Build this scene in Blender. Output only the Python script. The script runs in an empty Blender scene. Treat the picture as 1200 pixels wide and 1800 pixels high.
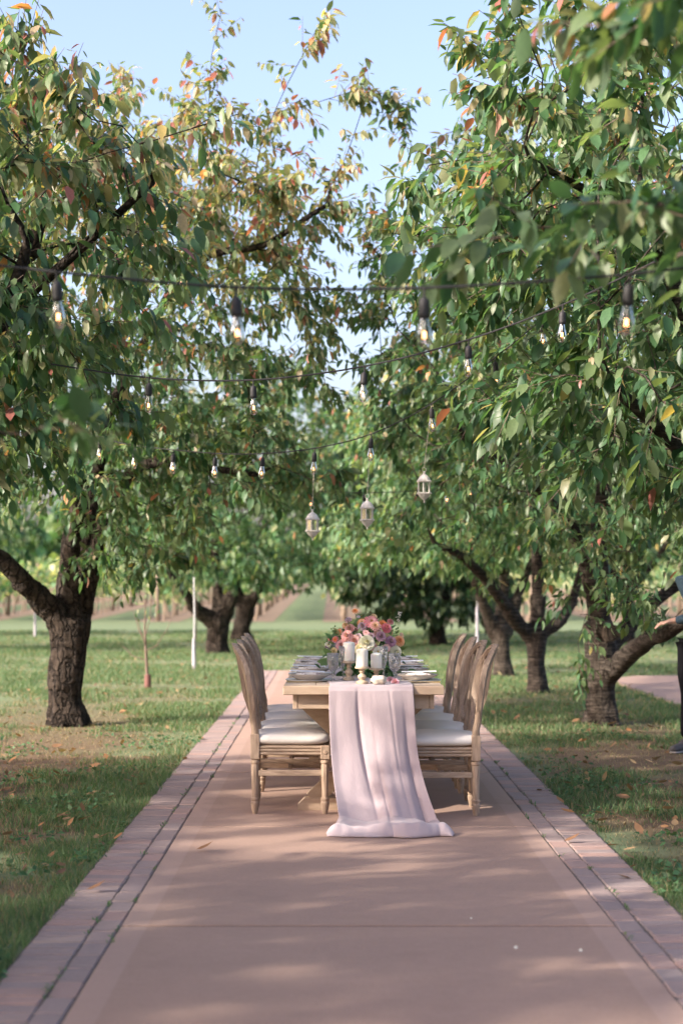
import bpy, bmesh, math, random
import numpy as np
from mathutils import Vector, Matrix, noise as mnoise

SC = bpy.context.scene
COL = SC.collection
R = math.radians
rng = np.random.default_rng(7)
random.seed(7); mnoise.seed_set(7)

# ------------------------------------------------------------------ camera
F, PX0, PY0, H = 2900.0, 585.0, 1022.0, 1.363       # focal length and axis in photo pixels, eye height
cam = bpy.data.cameras.new('camera')
camo = bpy.data.objects.new('camera', cam); COL.objects.link(camo)
camo.location = (0, 0, H); camo.rotation_euler = (R(90), 0, 0)
cam.sensor_width = 36; cam.sensor_height = 36; cam.lens = F / 1800 * 36
cam.shift_x = (600 - PX0) / 1800; cam.shift_y = (PY0 - 900) / 1800
cam.clip_start = 0.1; cam.clip_end = 3000
cam.dof.use_dof = True; cam.dof.focus_distance = 9.6; cam.dof.aperture_fstop = 2.2
SC.camera = camo

# ------------------------------------------------------------------ sky, sun, exposure
SUN = Vector((-0.80, -0.43, 0.50)).normalized()      # direction towards the sun
w = bpy.data.worlds.new('World'); SC.world = w; w.use_nodes = True
nt = w.node_tree; nt.nodes.clear()
sky = nt.nodes.new('ShaderNodeTexSky'); sky.sky_type = 'NISHITA'; sky.sun_disc = False
sky.sun_elevation = math.asin(SUN.z); sky.sun_rotation = math.atan2(SUN.x, SUN.y)
sky.air_density = 1.0; sky.dust_density = 4.5; sky.ozone_density = 2.2
bg = nt.nodes.new('ShaderNodeBackground'); bg.inputs[1].default_value = 0.15
wo = nt.nodes.new('ShaderNodeOutputWorld')
tn = nt.nodes.new('ShaderNodeMix'); tn.data_type = 'RGBA'; tn.blend_type = 'MULTIPLY'; tn.inputs[0].default_value = 1; tn.inputs[7].default_value = (1.09, 0.965, 0.985, 1)   # white balance
nt.links.new(sky.outputs[0], tn.inputs[6]); nt.links.new(tn.outputs[2], bg.inputs[0]); nt.links.new(bg.outputs[0], wo.inputs[0])
sl = bpy.data.lights.new('sun', 'SUN'); sl.energy = 3.1; sl.angle = R(1.0); sl.color = (1.0, 0.90, 0.77)
so = bpy.data.objects.new('sun', sl); COL.objects.link(so)
so.rotation_euler = (-SUN).to_track_quat('-Z', 'Y').to_euler(); so.location = SUN * 60
SC.view_settings.view_transform = 'Standard'; SC.view_settings.look = 'None'
SC.view_settings.gamma = 1.0; SC.view_settings.use_curve_mapping = False
SC.view_settings.exposure = 1.58
cy = SC.cycles
cy.use_denoising = True
try: cy.denoiser = 'OPENIMAGEDENOISE'; cy.denoising_input_passes = 'RGB_ALBEDO_NORMAL'
except Exception: pass
cy.max_bounces = 12; cy.diffuse_bounces = 3; cy.glossy_bounces = 4; cy.transmission_bounces = 12
cy.transparent_max_bounces = 32; cy.sample_clamp_indirect = 6; cy.caustics_reflective = False; cy.caustics_refractive = False

def at(px, py, d):
    """world point seen at a photo pixel, d metres away"""
    return Vector(((px - PX0) / F * d, d, H - (py - PY0) / F * d))

# ------------------------------------------------------------------ materials
MATS = {}
def node_mat(name):
    m = bpy.data.materials.new(name); m.use_nodes = True
    t = m.node_tree; b = t.nodes['Principled BSDF']; MATS[name] = m
    return m, t, b
def ramp(t, pts):
    r = t.nodes.new('ShaderNodeValToRGB'); e = r.color_ramp.elements
    while len(e) < len(pts): e.new(0.5)
    for k, (p, c) in enumerate(pts):
        e[k].position = p; e[k].color = (*c, 1) if len(c) == 3 else c
    return r
def coords(t, scale=(1, 1, 1), kind='Object'):
    tc = t.nodes.new('ShaderNodeTexCoord'); mp = t.nodes.new('ShaderNodeMapping')
    mp.inputs['Scale'].default_value = scale
    t.links.new(tc.outputs[kind], mp.inputs[0]); return mp.outputs[0]
def noise(t, vec, scale, detail=4, rough=0.55, dist=0):
    n = t.nodes.new('ShaderNodeTexNoise'); n.inputs['Scale'].default_value = scale
    n.inputs['Detail'].default_value = detail; n.inputs['Roughness'].default_value = rough
    n.inputs['Distortion'].default_value = dist
    t.links.new(vec, n.inputs['Vector']); return n.outputs['Fac']
def bump(t, b, h, strength, dist=0.01):
    n = t.nodes.new('ShaderNodeBump'); n.inputs['Strength'].default_value = strength; n.inputs['Distance'].default_value = dist
    t.links.new(h, n.inputs['Height']); t.links.new(n.outputs[0], b.inputs['Normal']); return n
def mix(t, fac, a, b, mode='MIX'):
    m = t.nodes.new('ShaderNodeMix'); m.data_type = 'RGBA'; m.blend_type = mode
    for sock, v in ((m.inputs[0], fac), (m.inputs[6], a), (m.inputs[7], b)):
        if hasattr(v, 'is_output'): t.links.new(v, sock)
        else: sock.default_value = v if not isinstance(v, tuple) else (*v, 1)
    return m.outputs[2]
def simple(name, c1, c2=None, scale=20, rough=0.6, stretch=(1, 1, 1), bmp=0.0, bdist=0.004, sheen=0, spec=0.4, metal=0, sss=0, vary=0.0, detail=5):
    m, t, b = node_mat(name)
    v = coords(t, stretch); n = noise(t, v, scale, detail)
    c2 = c2 or tuple(x * 0.8 for x in c1)
    r = ramp(t, [(0.3, c1), (0.7, c2)]); t.links.new(n, r.inputs[0])
    out = r.outputs[0]
    if vary:
        oi = t.nodes.new('ShaderNodeObjectInfo'); hs = t.nodes.new('ShaderNodeHueSaturation')
        mr = t.nodes.new('ShaderNodeMapRange'); mr.inputs[3].default_value = 1 - vary; mr.inputs[4].default_value = 1 + vary
        t.links.new(oi.outputs['Random'], mr.inputs[0]); t.links.new(mr.outputs[0], hs.inputs['Value'])
        t.links.new(out, hs.inputs['Color']); out = hs.outputs[0]
    t.links.new(out, b.inputs['Base Color'])
    b.inputs['Roughness'].default_value = rough; b.inputs['Metallic'].default_value = metal
    b.inputs['Specular IOR Level'].default_value = spec
    if sheen: b.inputs['Sheen Weight'].default_value = sheen
    if sss:
        b.inputs['Subsurface Weight'].default_value = sss; b.inputs['Subsurface Radius'].default_value = (0.02, 0.012, 0.008); b.inputs['Subsurface Scale'].default_value = 0.5
    if bmp: bump(t, b, n, bmp, bdist)
    return m

def leafy(name, trans=0.35, rough=0.45, back=1.25, spec=0.35, veins=False):
    m, t, b = node_mat(name)
    a = t.nodes.new('ShaderNodeAttribute'); a.attribute_name = 'tint'
    n = noise(t, coords(t), 9, 3)
    col = mix(t, n, (0.72, 0.72, 0.72), (1.25, 1.25, 1.25))
    col = mix(t, 1.0, a.outputs['Color'], col, 'MULTIPLY')
    g = t.nodes.new('ShaderNodeNewGeometry')
    pale = mix(t, 0.35, col, (0.22, 0.26, 0.17)); 
    col2 = mix(t, g.outputs['Backfacing'], col, pale)
    t.links.new(col2, b.inputs['Base Color']); b.inputs['Roughness'].default_value = rough
    b.inputs['Specular IOR Level'].default_value = spec
    tr = t.nodes.new('ShaderNodeBsdfTranslucent')
    tc = mix(t, 1.0, col, (1.5, 1.45, 0.7), 'MULTIPLY'); t.links.new(tc, tr.inputs[0])
    ms = t.nodes.new('ShaderNodeMixShader'); ms.inputs[0].default_value = trans
    o = t.nodes['Material Output']
    t.links.new(b.outputs[0], ms.inputs[1]); t.links.new(tr.outputs[0], ms.inputs[2]); t.links.new(ms.outputs[0], o.inputs[0])
    return m

leafy('leaf', 0.46, 0.42, spec=0.5); leafy('grass_blade', 0.3, 0.6, spec=0.2); leafy('dry_leaf', 0.15, 0.8, spec=0.15)
leafy('petal', 0.25, 0.65, spec=0.2)

def bark(name, dark, light, lent, furrow, plates):
    m, t, b = node_mat(name)
    v = coords(t)
    vb = coords(t, (1.2, 1.2, 9.0)); vf = coords(t, (9, 9, 1.6))
    n1 = noise(t, vb, 4.5, 5, 0.6); n2 = noise(t, vf, 3.2, 6, 0.65, 0.6); n3 = noise(t, v, 22, 5, 0.7)
    r1 = ramp(t, [(0.45, (0, 0, 0)), (0.62, (1, 1, 1))]); t.links.new(n1, r1.inputs[0])
    r2 = ramp(t, [(0.35, dark), (0.55, light), (0.8, tuple(min(1, x * 1.5) for x in light))])
    mm = t.nodes.new('ShaderNodeMath'); mm.operation = 'MULTIPLY_ADD'; mm.inputs[1].default_value = 0.65; 
    ma = t.nodes.new('ShaderNodeMath'); ma.operation = 'MULTIPLY'; ma.inputs[1].default_value = 0.35
    t.links.new(n3, ma.inputs[0]); t.links.new(n2, mm.inputs[0]); t.links.new(ma.outputs[0], mm.inputs[2])
    t.links.new(mm.outputs[0], r2.inputs[0])
    lf = t.nodes.new('ShaderNodeMath'); lf.operation = 'MULTIPLY'; lf.inputs[1].default_value = lent
    t.links.new(r1.outputs[0], lf.inputs[0])
    c = mix(t, lf.outputs[0], r2.outputs[0], (0.26, 0.215, 0.18))
    t.links.new(c, b.inputs['Base Color']); b.inputs['Roughness'].default_value = 0.85; b.inputs['Specular IOR Level'].default_value = 0.2
    h = t.nodes.new('ShaderNodeMath'); h.operation = 'ADD'
    hh = t.nodes.new('ShaderNodeMath'); hh.operation = 'MULTIPLY'; hh.inputs[1].default_value = furrow
    t.links.new(mm.outputs[0], hh.inputs[0]); t.links.new(hh.outputs[0], h.inputs[0]); t.links.new(lf.outputs[0], h.inputs[1])
    vo = t.nodes.new('ShaderNodeTexVoronoi'); vo.feature = 'DISTANCE_TO_EDGE'; vo.inputs['Scale'].default_value = 13
    wp = t.nodes.new('ShaderNodeMix'); wp.data_type = 'VECTOR'; wp.inputs[0].default_value = .12
    nw = t.nodes.new('ShaderNodeTexNoise'); nw.inputs['Scale'].default_value = 9; vv = coords(t, (1, 1, .42)); t.links.new(v, nw.inputs['Vector'])
    t.links.new(vv, wp.inputs[4]); t.links.new(nw.outputs['Color'], wp.inputs[5]); t.links.new(wp.outputs[1], vo.inputs['Vector'])
    rk = ramp(t, [(0.0, (0, 0, 0)), (0.16, (1, 1, 1))]); t.links.new(vo.outputs['Distance'], rk.inputs[0])
    km = t.nodes.new('ShaderNodeMath'); km.operation = 'MULTIPLY_ADD'; km.inputs[1].default_value = plates; t.links.new(rk.outputs[0], km.inputs[0]); t.links.new(h.outputs[0], km.inputs[2])
    kc = t.nodes.new('ShaderNodeMapRange'); kc.inputs[3].default_value = 1 - min(.75, plates * .4); kc.inputs[4].default_value = 1.0; t.links.new(rk.outputs[0], kc.inputs[0])
    t.links.new(mix(t, 1.0, c, kc.outputs[0], 'MULTIPLY'), b.inputs['Base Color'])
    bump(t, b, km.outputs[0], 1.0, 0.03)
bark('bark_furrowed', (0.014, 0.011, 0.009), (0.058, 0.044, 0.034), 0.10, 2.4, 1.6)
bark('bark_banded', (0.015, 0.012, 0.010), (0.046, 0.037, 0.031), 0.30, 1.2, 0.35)
simple('twig', (0.11, 0.075, 0.055), (0.19, 0.14, 0.11), 30, 0.8, bmp=0.3)
simple('cut_wood', (0.085, 0.06, 0.042), (0.035, 0.026, 0.02), 18, 0.85, bmp=0.5)
simple('chair_wood', (0.46, 0.345, 0.255), (0.23, 0.163, 0.118), 7, 0.62, (9, 9, 1.3), 0.25, 0.002, vary=0.12)
simple('chair_rail_wood', (0.47, 0.355, 0.265), (0.27, 0.195, 0.14), 7, 0.62, (2, 2, 12), 0.25, 0.002, vary=0.1)
simple('table_wood', (0.60, 0.49, 0.38), (0.47, 0.36, 0.26), 5, 0.55, (9, 1.2, 9), 0.12, 0.002)
simple('trestle_wood', (0.50, 0.375, 0.275), (0.38, 0.275, 0.19), 5, 0.6, (1.5, 6, 6), 0.12, 0.002)
simple('cushion_linen', (0.80, 0.76, 0.71), (0.74, 0.70, 0.65), 260, 0.9, bmp=0.15, bdist=0.001, sheen=0.3, spec=0.1)
simple('candle_wax', (0.86, 0.83, 0.76), (0.82, 0.78, 0.70), 8, 0.5, sss=0.4)
simple('white_rope', (0.05, 0.04, 0.03), None, 8, 0.9)
simple('turned_wood', (0.62, 0.50, 0.37), (0.42, 0.32, 0.22), 9, 0.6, (8, 8, 1), 0.1, 0.001)
simple('china_cream', (0.66, 0.58, 0.49), (0.58, 0.50, 0.41), 18, 0.25, spec=0.5)
simple('china_white', (0.84, 0.83, 0.82), (0.80, 0.79, 0.78), 14, 0.3, spec=0.5)
simple('paper', (0.86, 0.86, 0.87), (0.82, 0.82, 0.83), 10, 0.8, spec=0.1)
simple('gold_metal', (0.80, 0.58, 0.26), (0.68, 0.46, 0.18), 30, 0.3, metal=1)
simple('stone_cream', (0.72, 0.66, 0.57), (0.52, 0.44, 0.35), 14, 0.8, bmp=0.5, bdist=0.004)
simple('lantern_paint', (0.84, 0.79, 0.73), (0.68, 0.60, 0.52), 40, 0.6, bmp=0.4, bdist=0.002)
simple('cable_rubber', (0.016, 0.015, 0.016), (0.03, 0.028, 0.03), 30, 0.6)
simple('chain_metal', (0.62, 0.54, 0.43), (0.5, 0.43, 0.34), 40, 0.5)
simple('post_wood', (0.27, 0.21, 0.16), (0.19, 0.145, 0.11), 6, 0.9, (5, 5, 1))
simple('white_guard', (0.42, 0.40, 0.44), (0.33, 0.31, 0.35), 12, 0.6)
simple('red_guard', (0.17, 0.075, 0.065), (0.13, 0.06, 0.05), 12, 0.7)
simple('stake_metal', (0.45, 0.46, 0.47), (0.36, 0.36, 0.37), 12, 0.5)
simple('soil', (0.23, 0.165, 0.115), (0.17, 0.12, 0.085), 1.5, 0.95)
simple('stem_green', (0.09, 0.17, 0.05), (0.06, 0.12, 0.04), 20, 0.6)
simple('skin', (0.62, 0.40, 0.30), (0.58, 0.36, 0.27), 12, 0.5, sss=0.1)
simple('denim', (0.062, 0.115, 0.155), (0.042, 0.082, 0.115), 60, 0.9, bmp=0.2, bdist=0.002)
simple('grey_jersey', (0.52, 0.50, 0.52), (0.45, 0.43, 0.45), 90, 0.9)
simple('black_cloth', (0.006, 0.006, 0.008), (0.010, 0.010, 0.012), 40, 0.95, spec=0.05)
simple('hair', (0.23, 0.11, 0.05), (0.13, 0.06, 0.03), 30, 0.5, (6, 6, 0.6), 0.5)
simple('shoe_grey', (0.085, 0.08, 0.085), (0.06, 0.058, 0.06), 40, 0.7)
simple('shoe_sole', (0.36, 0.34, 0.32), None, 20, 0.7)
simple('rock_grey', (0.3, 0.28, 0.26), (0.22, 0.2, 0.19), 12, 0.9, bmp=0.5)
simple('vase_dark', (0.10, 0.11, 0.09), (0.07, 0.08, 0.065), 20, 0.35)
simple('eye_white', (0.8, 0.78, 0.76), None, 10, 0.3)
simple('eye_dark', (0.03, 0.02, 0.015), None, 10, 0.3)
simple('lips', (0.5, 0.2, 0.18), None, 10, 0.5)

# napkin print: fine muted floral on cream
m, t, b = node_mat('napkin_print')
v = coords(t); vo = t.nodes.new('ShaderNodeTexVoronoi'); vo.inputs['Scale'].default_value = 55; t.links.new(v, vo.inputs['Vector'])
r_ = ramp(t, [(0.0, (0.42, 0.30, 0.30)), (0.28, (0.60, 0.52, 0.50)), (0.42, (0.76, 0.71, 0.67)), (1.0, (0.80, 0.76, 0.72))])
t.links.new(vo.outputs['Distance'], r_.inputs[0]); t.links.new(r_.outputs[0], b.inputs['Base Color']); b.inputs['Roughness'].default_value = 0.9

# runner: thin mauve gauze
m, t, b = node_mat('runner_cloth')
v = coords(t, (1, 1, 1)); n = noise(t, v, 420, 2)
r_ = ramp(t, [(0.3, (0.52, 0.435, 0.46)), (0.7, (0.475, 0.39, 0.42))]); t.links.new(n, r_.inputs[0])
t.links.new(r_.outputs[0], b.inputs['Base Color']); b.inputs['Roughness'].default_value = 0.75; b.inputs['Sheen Weight'].default_value = 0.35
b.inputs['Specular IOR Level'].default_value = 0.2
tr = t.nodes.new('ShaderNodeBsdfTranslucent'); tr.inputs[0].default_value = (0.52, 0.42, 0.45, 1)
ms = t.nodes.new('ShaderNodeMixShader'); ms.inputs[0].default_value = 0.22
t.links.new(b.outputs[0], ms.inputs[1]); t.links.new(tr.outputs[0], ms.inputs[2]); t.links.new(ms.outputs[0], t.nodes['Material Output'].inputs[0])
n2 = noise(t, coords(t, (1.6, 1.6, .5)), 16, 6, .65); bump(t, b, n2, 0.4, 0.008)

# glass
m, t, b = node_mat('crystal')
vo = t.nodes.new('ShaderNodeTexVoronoi'); vo.inputs['Scale'].default_value = 95; t.links.new(coords(t, (1, 1, .7)), vo.inputs['Vector'])
bp = t.nodes.new('ShaderNodeBump'); bp.inputs['Strength'].default_value = .9; bp.inputs['Distance'].default_value = .006; t.links.new(vo.outputs['Distance'], bp.inputs['Height'])
g = t.nodes.new('ShaderNodeBsdfGlossy'); g.inputs['Roughness'].default_value = 0.05; t.links.new(bp.outputs[0], g.inputs['Normal'])
tp = t.nodes.new('ShaderNodeBsdfTransparent'); tp.inputs[0].default_value = (0.985, 0.987, 0.99, 1)
fr = t.nodes.new('ShaderNodeFresnel'); fr.inputs[0].default_value = 1.7; t.links.new(bp.outputs[0], fr.inputs['Normal'])
mm = t.nodes.new('ShaderNodeMath'); mm.operation = 'MULTIPLY_ADD'; mm.inputs[1].default_value = .85; mm.inputs[2].default_value = .03; t.links.new(fr.outputs[0], mm.inputs[0])
ms = t.nodes.new('ShaderNodeMixShader'); t.links.new(mm.outputs[0], ms.inputs[0])
t.links.new(tp.outputs[0], ms.inputs[1]); t.links.new(g.outputs[0], ms.inputs[2])
df = t.nodes.new('ShaderNodeBsdfTranslucent'); df.inputs[0].default_value = (.95, .95, .95, 1); t.links.new(bp.outputs[0], df.inputs['Normal'])  # faint white translucence stands in for the sparkle of refracted light
m2_ = t.nodes.new('ShaderNodeMixShader'); m2_.inputs[0].default_value = .07; t.links.new(ms.outputs[0], m2_.inputs[1]); t.links.new(df.outputs[0], m2_.inputs[2]); t.links.new(m2_.outputs[0], t.nodes['Material Output'].inputs[0])
m, t, b = node_mat('bulb_glass')
g = t.nodes.new('ShaderNodeBsdfGlossy'); g.inputs['Roughness'].default_value = 0.03
tp = t.nodes.new('ShaderNodeBsdfTransparent'); tp.inputs[0].default_value = (0.93, 0.92, 0.90, 1)
fr = t.nodes.new('ShaderNodeFresnel'); fr.inputs[0].default_value = 1.5
ms = t.nodes.new('ShaderNodeMixShader'); t.links.new(fr.outputs[0], ms.inputs[0])
t.links.new(tp.outputs[0], ms.inputs[1]); t.links.new(g.outputs[0], ms.inputs[2]); t.links.new(ms.outputs[0], t.nodes['Material Output'].inputs[0])
m, t, b = node_mat('pane_glass')
g = t.nodes.new('ShaderNodeBsdfGlossy'); g.inputs['Roughness'].default_value = 0.12
tp = t.nodes.new('ShaderNodeBsdfTransparent'); tp.inputs[0].default_value = (0.75, 0.80, 0.76, 1)
ms = t.nodes.new('ShaderNodeMixShader'); ms.inputs[0].default_value = 0.22
t.links.new(tp.outputs[0], ms.inputs[1]); t.links.new(g.outputs[0], ms.inputs[2]); t.links.new(ms.outputs[0], t.nodes['Material Output'].inputs[0])
m, t, b = node_mat('filament')
b.inputs['Base Color'].default_value = (1, 0.5, 0.2, 1); b.inputs['Emission Color'].default_value = (1.0, 0.46, 0.20, 1); b.inputs['Emission Strength'].default_value = 3.2

# concrete path
m, t, b = node_mat('concrete')
v = coords(t); n1 = noise(t, v, 1.1, 6, 0.6); n2 = noise(t, v, 60, 4, 0.7); n3 = noise(t, coords(t, (0.7, 5, 1)), 3, 4)
r_ = ramp(t, [(0.3, (0.290, 0.194, 0.138)), (0.55, (0.335, 0.224, 0.160)), (0.75, (0.365, 0.248, 0.182))]); t.links.new(n1, r_.inputs[0])
c = mix(t, 0.35, r_.outputs[0], mix(t, n3, (0.285, 0.185, 0.155), (0.42, 0.278, 0.232)))
n5 = noise(t, v, 15, 5, 0.75); c = mix(t, 0.30, c, mix(t, n5, (0.17, 0.112, 0.088), (0.53, 0.36, 0.285)))
c = mix(t, 0.26, c, mix(t, n2, (0.19, 0.13, 0.11), (0.51, 0.36, 0.30)))
sep = t.nodes.new('ShaderNodeSeparateXYZ'); t.links.new(v, sep.inputs[0])
ab = t.nodes.new('ShaderNodeMath'); ab.operation = 'ABSOLUTE'; t.links.new(sep.outputs[0], ab.inputs[0])
gt = t.nodes.new('ShaderNodeMapRange'); gt.inputs[1].default_value = 0.868; gt.inputs[2].default_value = 0.878; t.links.new(ab.outputs[0], gt.inputs[0])
gm = t.nodes.new('ShaderNodeMath'); gm.operation = 'MULTIPLY'; gm.inputs[1].default_value = 0.4; t.links.new(gt.outputs[0], gm.inputs[0])
c = mix(t, gm.outputs[0], c, (0.43, 0.305, 0.255))
# a few darker stains
n4 = noise(t, v, 2.6, 3, 0.5, 0.4); rs = ramp(t, [(0.60, (0, 0, 0)), (0.74, (1, 1, 1))]); t.links.new(n4, rs.inputs[0])
sm = t.nodes.new('ShaderNodeMath'); sm.operation = 'MULTIPLY'; sm.inputs[1].default_value = 0.35; t.links.new(rs.outputs[0], sm.inputs[0])
c = mix(t, sm.outputs[0], c, (0.27, 0.185, 0.15))
t.links.new(c, b.inputs['Base Color']); b.inputs['Roughness'].default_value = 0.8; b.inputs['Specular IOR Level'].default_value = 0.3
bump(t, b, n2, 0.25, 0.004)

# pavers: each its own tone
m, t, b = node_mat('paver')
oi = t.nodes.new('ShaderNodeObjectInfo')
r_ = ramp(t, [(0.0, (0.19, 0.15, 0.145)), (0.25, (0.275, 0.20, 0.18)), (0.5, (0.225, 0.185, 0.18)), (0.72, (0.31, 0.208, 0.175)), (0.88, (0.41, 0.232, 0.178)), (1.0, (0.18, 0.16, 0.165))])
t.links.new(oi.outputs['Random'], r_.inputs[0])
gp = t.nodes.new('ShaderNodeNewGeometry')
n2 = noise(t, gp.outputs['Position'], 45, 5, 0.7); n1 = noise(t, gp.outputs['Position'], 7, 4)
c = mix(t, 0.35, r_.outputs[0], mix(t, n2, (0.12, 0.09, 0.085), (0.50, 0.38, 0.35)))
c = mix(t, 0.25, c, mix(t, n1, (0.17, 0.13, 0.125), (0.42, 0.32, 0.30)))
t.links.new(c, b.inputs['Base Color']); b.inputs['Roughness'].default_value = 0.88; bump(t, b, n2, 0.5, 0.004)
simple('joint_dirt', (0.085, 0.058, 0.047), (0.055, 0.04, 0.033), 30, 0.95)
simple('joint_sand', (0.16, 0.13, 0.11), (0.10, 0.085, 0.07), 30, 0.95)

# lawn soil and turf, dry under the tree rows
m, t, b = node_mat('lawn')
gp = t.nodes.new('ShaderNodeNewGeometry'); P = gp.outputs['Position']
sep = t.nodes.new('ShaderNodeSeparateXYZ'); t.links.new(P, sep.inputs[0])
n1 = noise(t, P, 0.55, 5, 0.6); n2 = noise(t, P, 9, 6, 0.7); n3 = noise(t, P, 0.12, 3)
green = mix(t, n2, (0.080, 0.128, 0.060), (0.155, 0.205, 0.105))
green = mix(t, n3, green, mix(t, n2, (0.15, 0.19, 0.105), (0.23, 0.265, 0.15)))
brown = mix(t, n2, (0.095, 0.066, 0.042), (0.22, 0.155, 0.10))
ab = t.nodes.new('ShaderNodeMath'); ab.operation = 'ABSOLUTE'; t.links.new(sep.outputs[0], ab.inputs[0])
d1 = t.nodes.new('ShaderNodeMath'); d1.operation = 'SUBTRACT'; d1.inputs[1].default_value = 2.6; t.links.new(ab.outputs[0], d1.inputs[0])
d2 = t.nodes.new('ShaderNodeMath'); d2.operation = 'ABSOLUTE'; t.links.new(d1.outputs[0], d2.inputs[0])
band = t.nodes.new('ShaderNodeMapRange'); band.inputs[1].default_value = 1.6; band.inputs[2].default_value = 0.2
band.inputs[3].default_value = 0.0; band.inputs[4].default_value = 0.36; t.links.new(d2.outputs[0], band.inputs[0])
sm = t.nodes.new('ShaderNodeMath'); sm.operation = 'ADD'; t.links.new(n1, sm.inputs[0]); t.links.new(band.outputs[0], sm.inputs[1])
rb = ramp(t, [(0.56, (0, 0, 0)), (0.72, (1, 1, 1))]); t.links.new(sm.outputs[0], rb.inputs[0])
# the turf ends dry only near the path
far = t.nodes.new('ShaderNodeMapRange'); far.inputs[1].default_value = 24; far.inputs[2].default_value = 13; t.links.new(sep.outputs[1], far.inputs[0])
fm = t.nodes.new('ShaderNodeMath'); fm.operation = 'MULTIPLY'; t.links.new(rb.outputs[0], fm.inputs[0]); t.links.new(far.outputs[0], fm.inputs[1])
c = mix(t, fm.outputs[0], green, brown)
t.links.new(c, b.inputs['Base Color']); b.inputs['Roughness'].default_value = 0.95; b.inputs['Specular IOR Level'].default_value = 0.1
bump(t, b, n2, 0.8, 0.03)

# ------------------------------------------------------------------ object helpers
def link(name, me, m=None, parent=None):
    o = bpy.data.objects.new(name, me); COL.objects.link(o)
    if m and me is not None and not me.materials: me.materials.append(MATS[m] if isinstance(m, str) else m)
    if parent: o.parent = parent
    return o
def tag(o, label=None, cat=None, group=None, kind=None):
    if label: o['label'] = label
    if cat: o['category'] = cat
    if group: o['group'] = group
    if kind: o['kind'] = kind
    return o
def empty(name, loc=(0, 0, 0), rz=0, label=None, cat=None, group=None):
    o = bpy.data.objects.new(name, None); COL.objects.link(o); o.empty_display_size = 0.1
    o.location = loc; o.rotation_euler = (0, 0, rz)
    return tag(o, label, cat, group)
def dup(root, loc, rz, label=None, group=None, name=None, sz=1.0):
    r = root.copy(); COL.objects.link(r); r.location = loc; r.rotation_euler = (0, 0, rz); r.scale = (sz,) * 3
    if label: r['label'] = label
    if group: r['group'] = group
    for ch in list(root.children):
        c = ch.copy(); COL.objects.link(c); c.parent = r
        for g in list(ch.children):
            d = g.copy(); COL.objects.link(d); d.parent = c
    return r

class MB:
    def __init__(s): s.v = []; s.f = []
    def add(s, vs, fs):
        o = len(s.v); s.v += [tuple(p) for p in vs]; s.f += [tuple(i + o for i in q) for q in fs]; return s
    def box(s, x0, x1, y0, y1, z0, z1, bev=0.0, M=None):
        if bev <= 0:
            vs = [(x0, y0, z0), (x1, y0, z0), (x1, y1, z0), (x0, y1, z0), (x0, y0, z1), (x1, y0, z1), (x1, y1, z1), (x0, y1, z1)]
            fs = [(3, 2, 1, 0), (4, 5, 6, 7), (0, 1, 5, 4), (1, 2, 6, 5), (2, 3, 7, 6), (3, 0, 4, 7)]
        else:
            b = bev
            def rg(z, i):
                a = [(x0 + i + b, y0 + i), (x1 - i - b, y0 + i), (x1 - i, y0 + i + b), (x1 - i, y1 - i - b), (x1 - i - b, y1 - i), (x0 + i + b, y1 - i), (x0 + i, y1 - i - b), (x0 + i, y0 + i + b)]
                return [(p, q, z) for p, q in a]
            vs = rg(z0, b * .9) + rg(z0 + b, 0) + rg(z1 - b, 0) + rg(z1, b * .9)
            fs = [tuple(range(7, -1, -1)), tuple(range(24, 32))]
            for k in range(3):
                for i in range(8):
                    j = (i + 1) % 8; fs.append((k * 8 + i, k * 8 + j, k * 8 + 8 + j, k * 8 + 8 + i))
        if M: vs = [M @ Vector(p) for p in vs]
        return s.add(vs, fs)
    def lathe(s, prof, n=16, c=(0, 0, 0), mod=None, caps=True, M=None):
        vs = []; fs = []
        for k, (r, z) in enumerate(prof):
            for i in range(n):
                a = 2 * math.pi * i / n; rr = r * (mod(i, k) if mod else 1)
                vs.append(Vector((c[0] + rr * math.cos(a), c[1] + rr * math.sin(a), c[2] + z)))
        for k in range(len(prof) - 1):
            for i in range(n):
                j = (i + 1) % n; fs.append((k * n + i, k * n + j, (k + 1) * n + j, (k + 1) * n + i))
        if caps:
            fs.append(tuple(range(n - 1, -1, -1))); q = (len(prof) - 1) * n; fs.append(tuple(range(q, q + n)))
        if M: vs = [M @ p for p in vs]
        return s.add(vs, fs)
    def tube(s, pts, rad, n=6, caps=True):
        pts = [Vector(p) for p in pts]
        if not hasattr(rad, '__len__'): rad = [rad] * len(pts)
        vs = []; fs = []; up = None
        for k, p in enumerate(pts):
            tdir = (pts[min(k + 1, len(pts) - 1)] - pts[max(k - 1, 0)]).normalized()
            if up is None: up = tdir.orthogonal().normalized()
            up = (up - tdir * up.dot(tdir))
            up = up.normalized() if up.length > 1e-5 else tdir.orthogonal().normalized()
            bi = tdir.cross(up)
            for i in range(n):
                a = 2 * math.pi * i / n; vs.append(p + (up * math.cos(a) + bi * math.sin(a)) * rad[k])
        for k in range(len(pts) - 1):
            for i in range(n):
                j = (i + 1) % n; fs.append((k * n + i, k * n + j, (k + 1) * n + j, (k + 1) * n + i))
        if caps:
            fs.append(tuple(range(n - 1, -1, -1))); q = (len(pts) - 1) * n; fs.append(tuple(range(q, q + n)))
        return s.add(vs, fs)
    def mesh(s, name, smooth=True):
        me = bpy.data.meshes.new(name); me.from_pydata(s.v, [], s.f)
        if smooth:
            me.polygons.foreach_set('use_smooth', [True] * len(me.polygons))
        me.update(); return me
    def build(s, name, m, parent=None, smooth=True, sharp=35):
        me = s.mesh(name, smooth)
        if smooth and sharp:
            try: me.set_sharp_from_angle(angle=R(sharp))
            except Exception: pass
        return link(name, me, m, parent)

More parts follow.
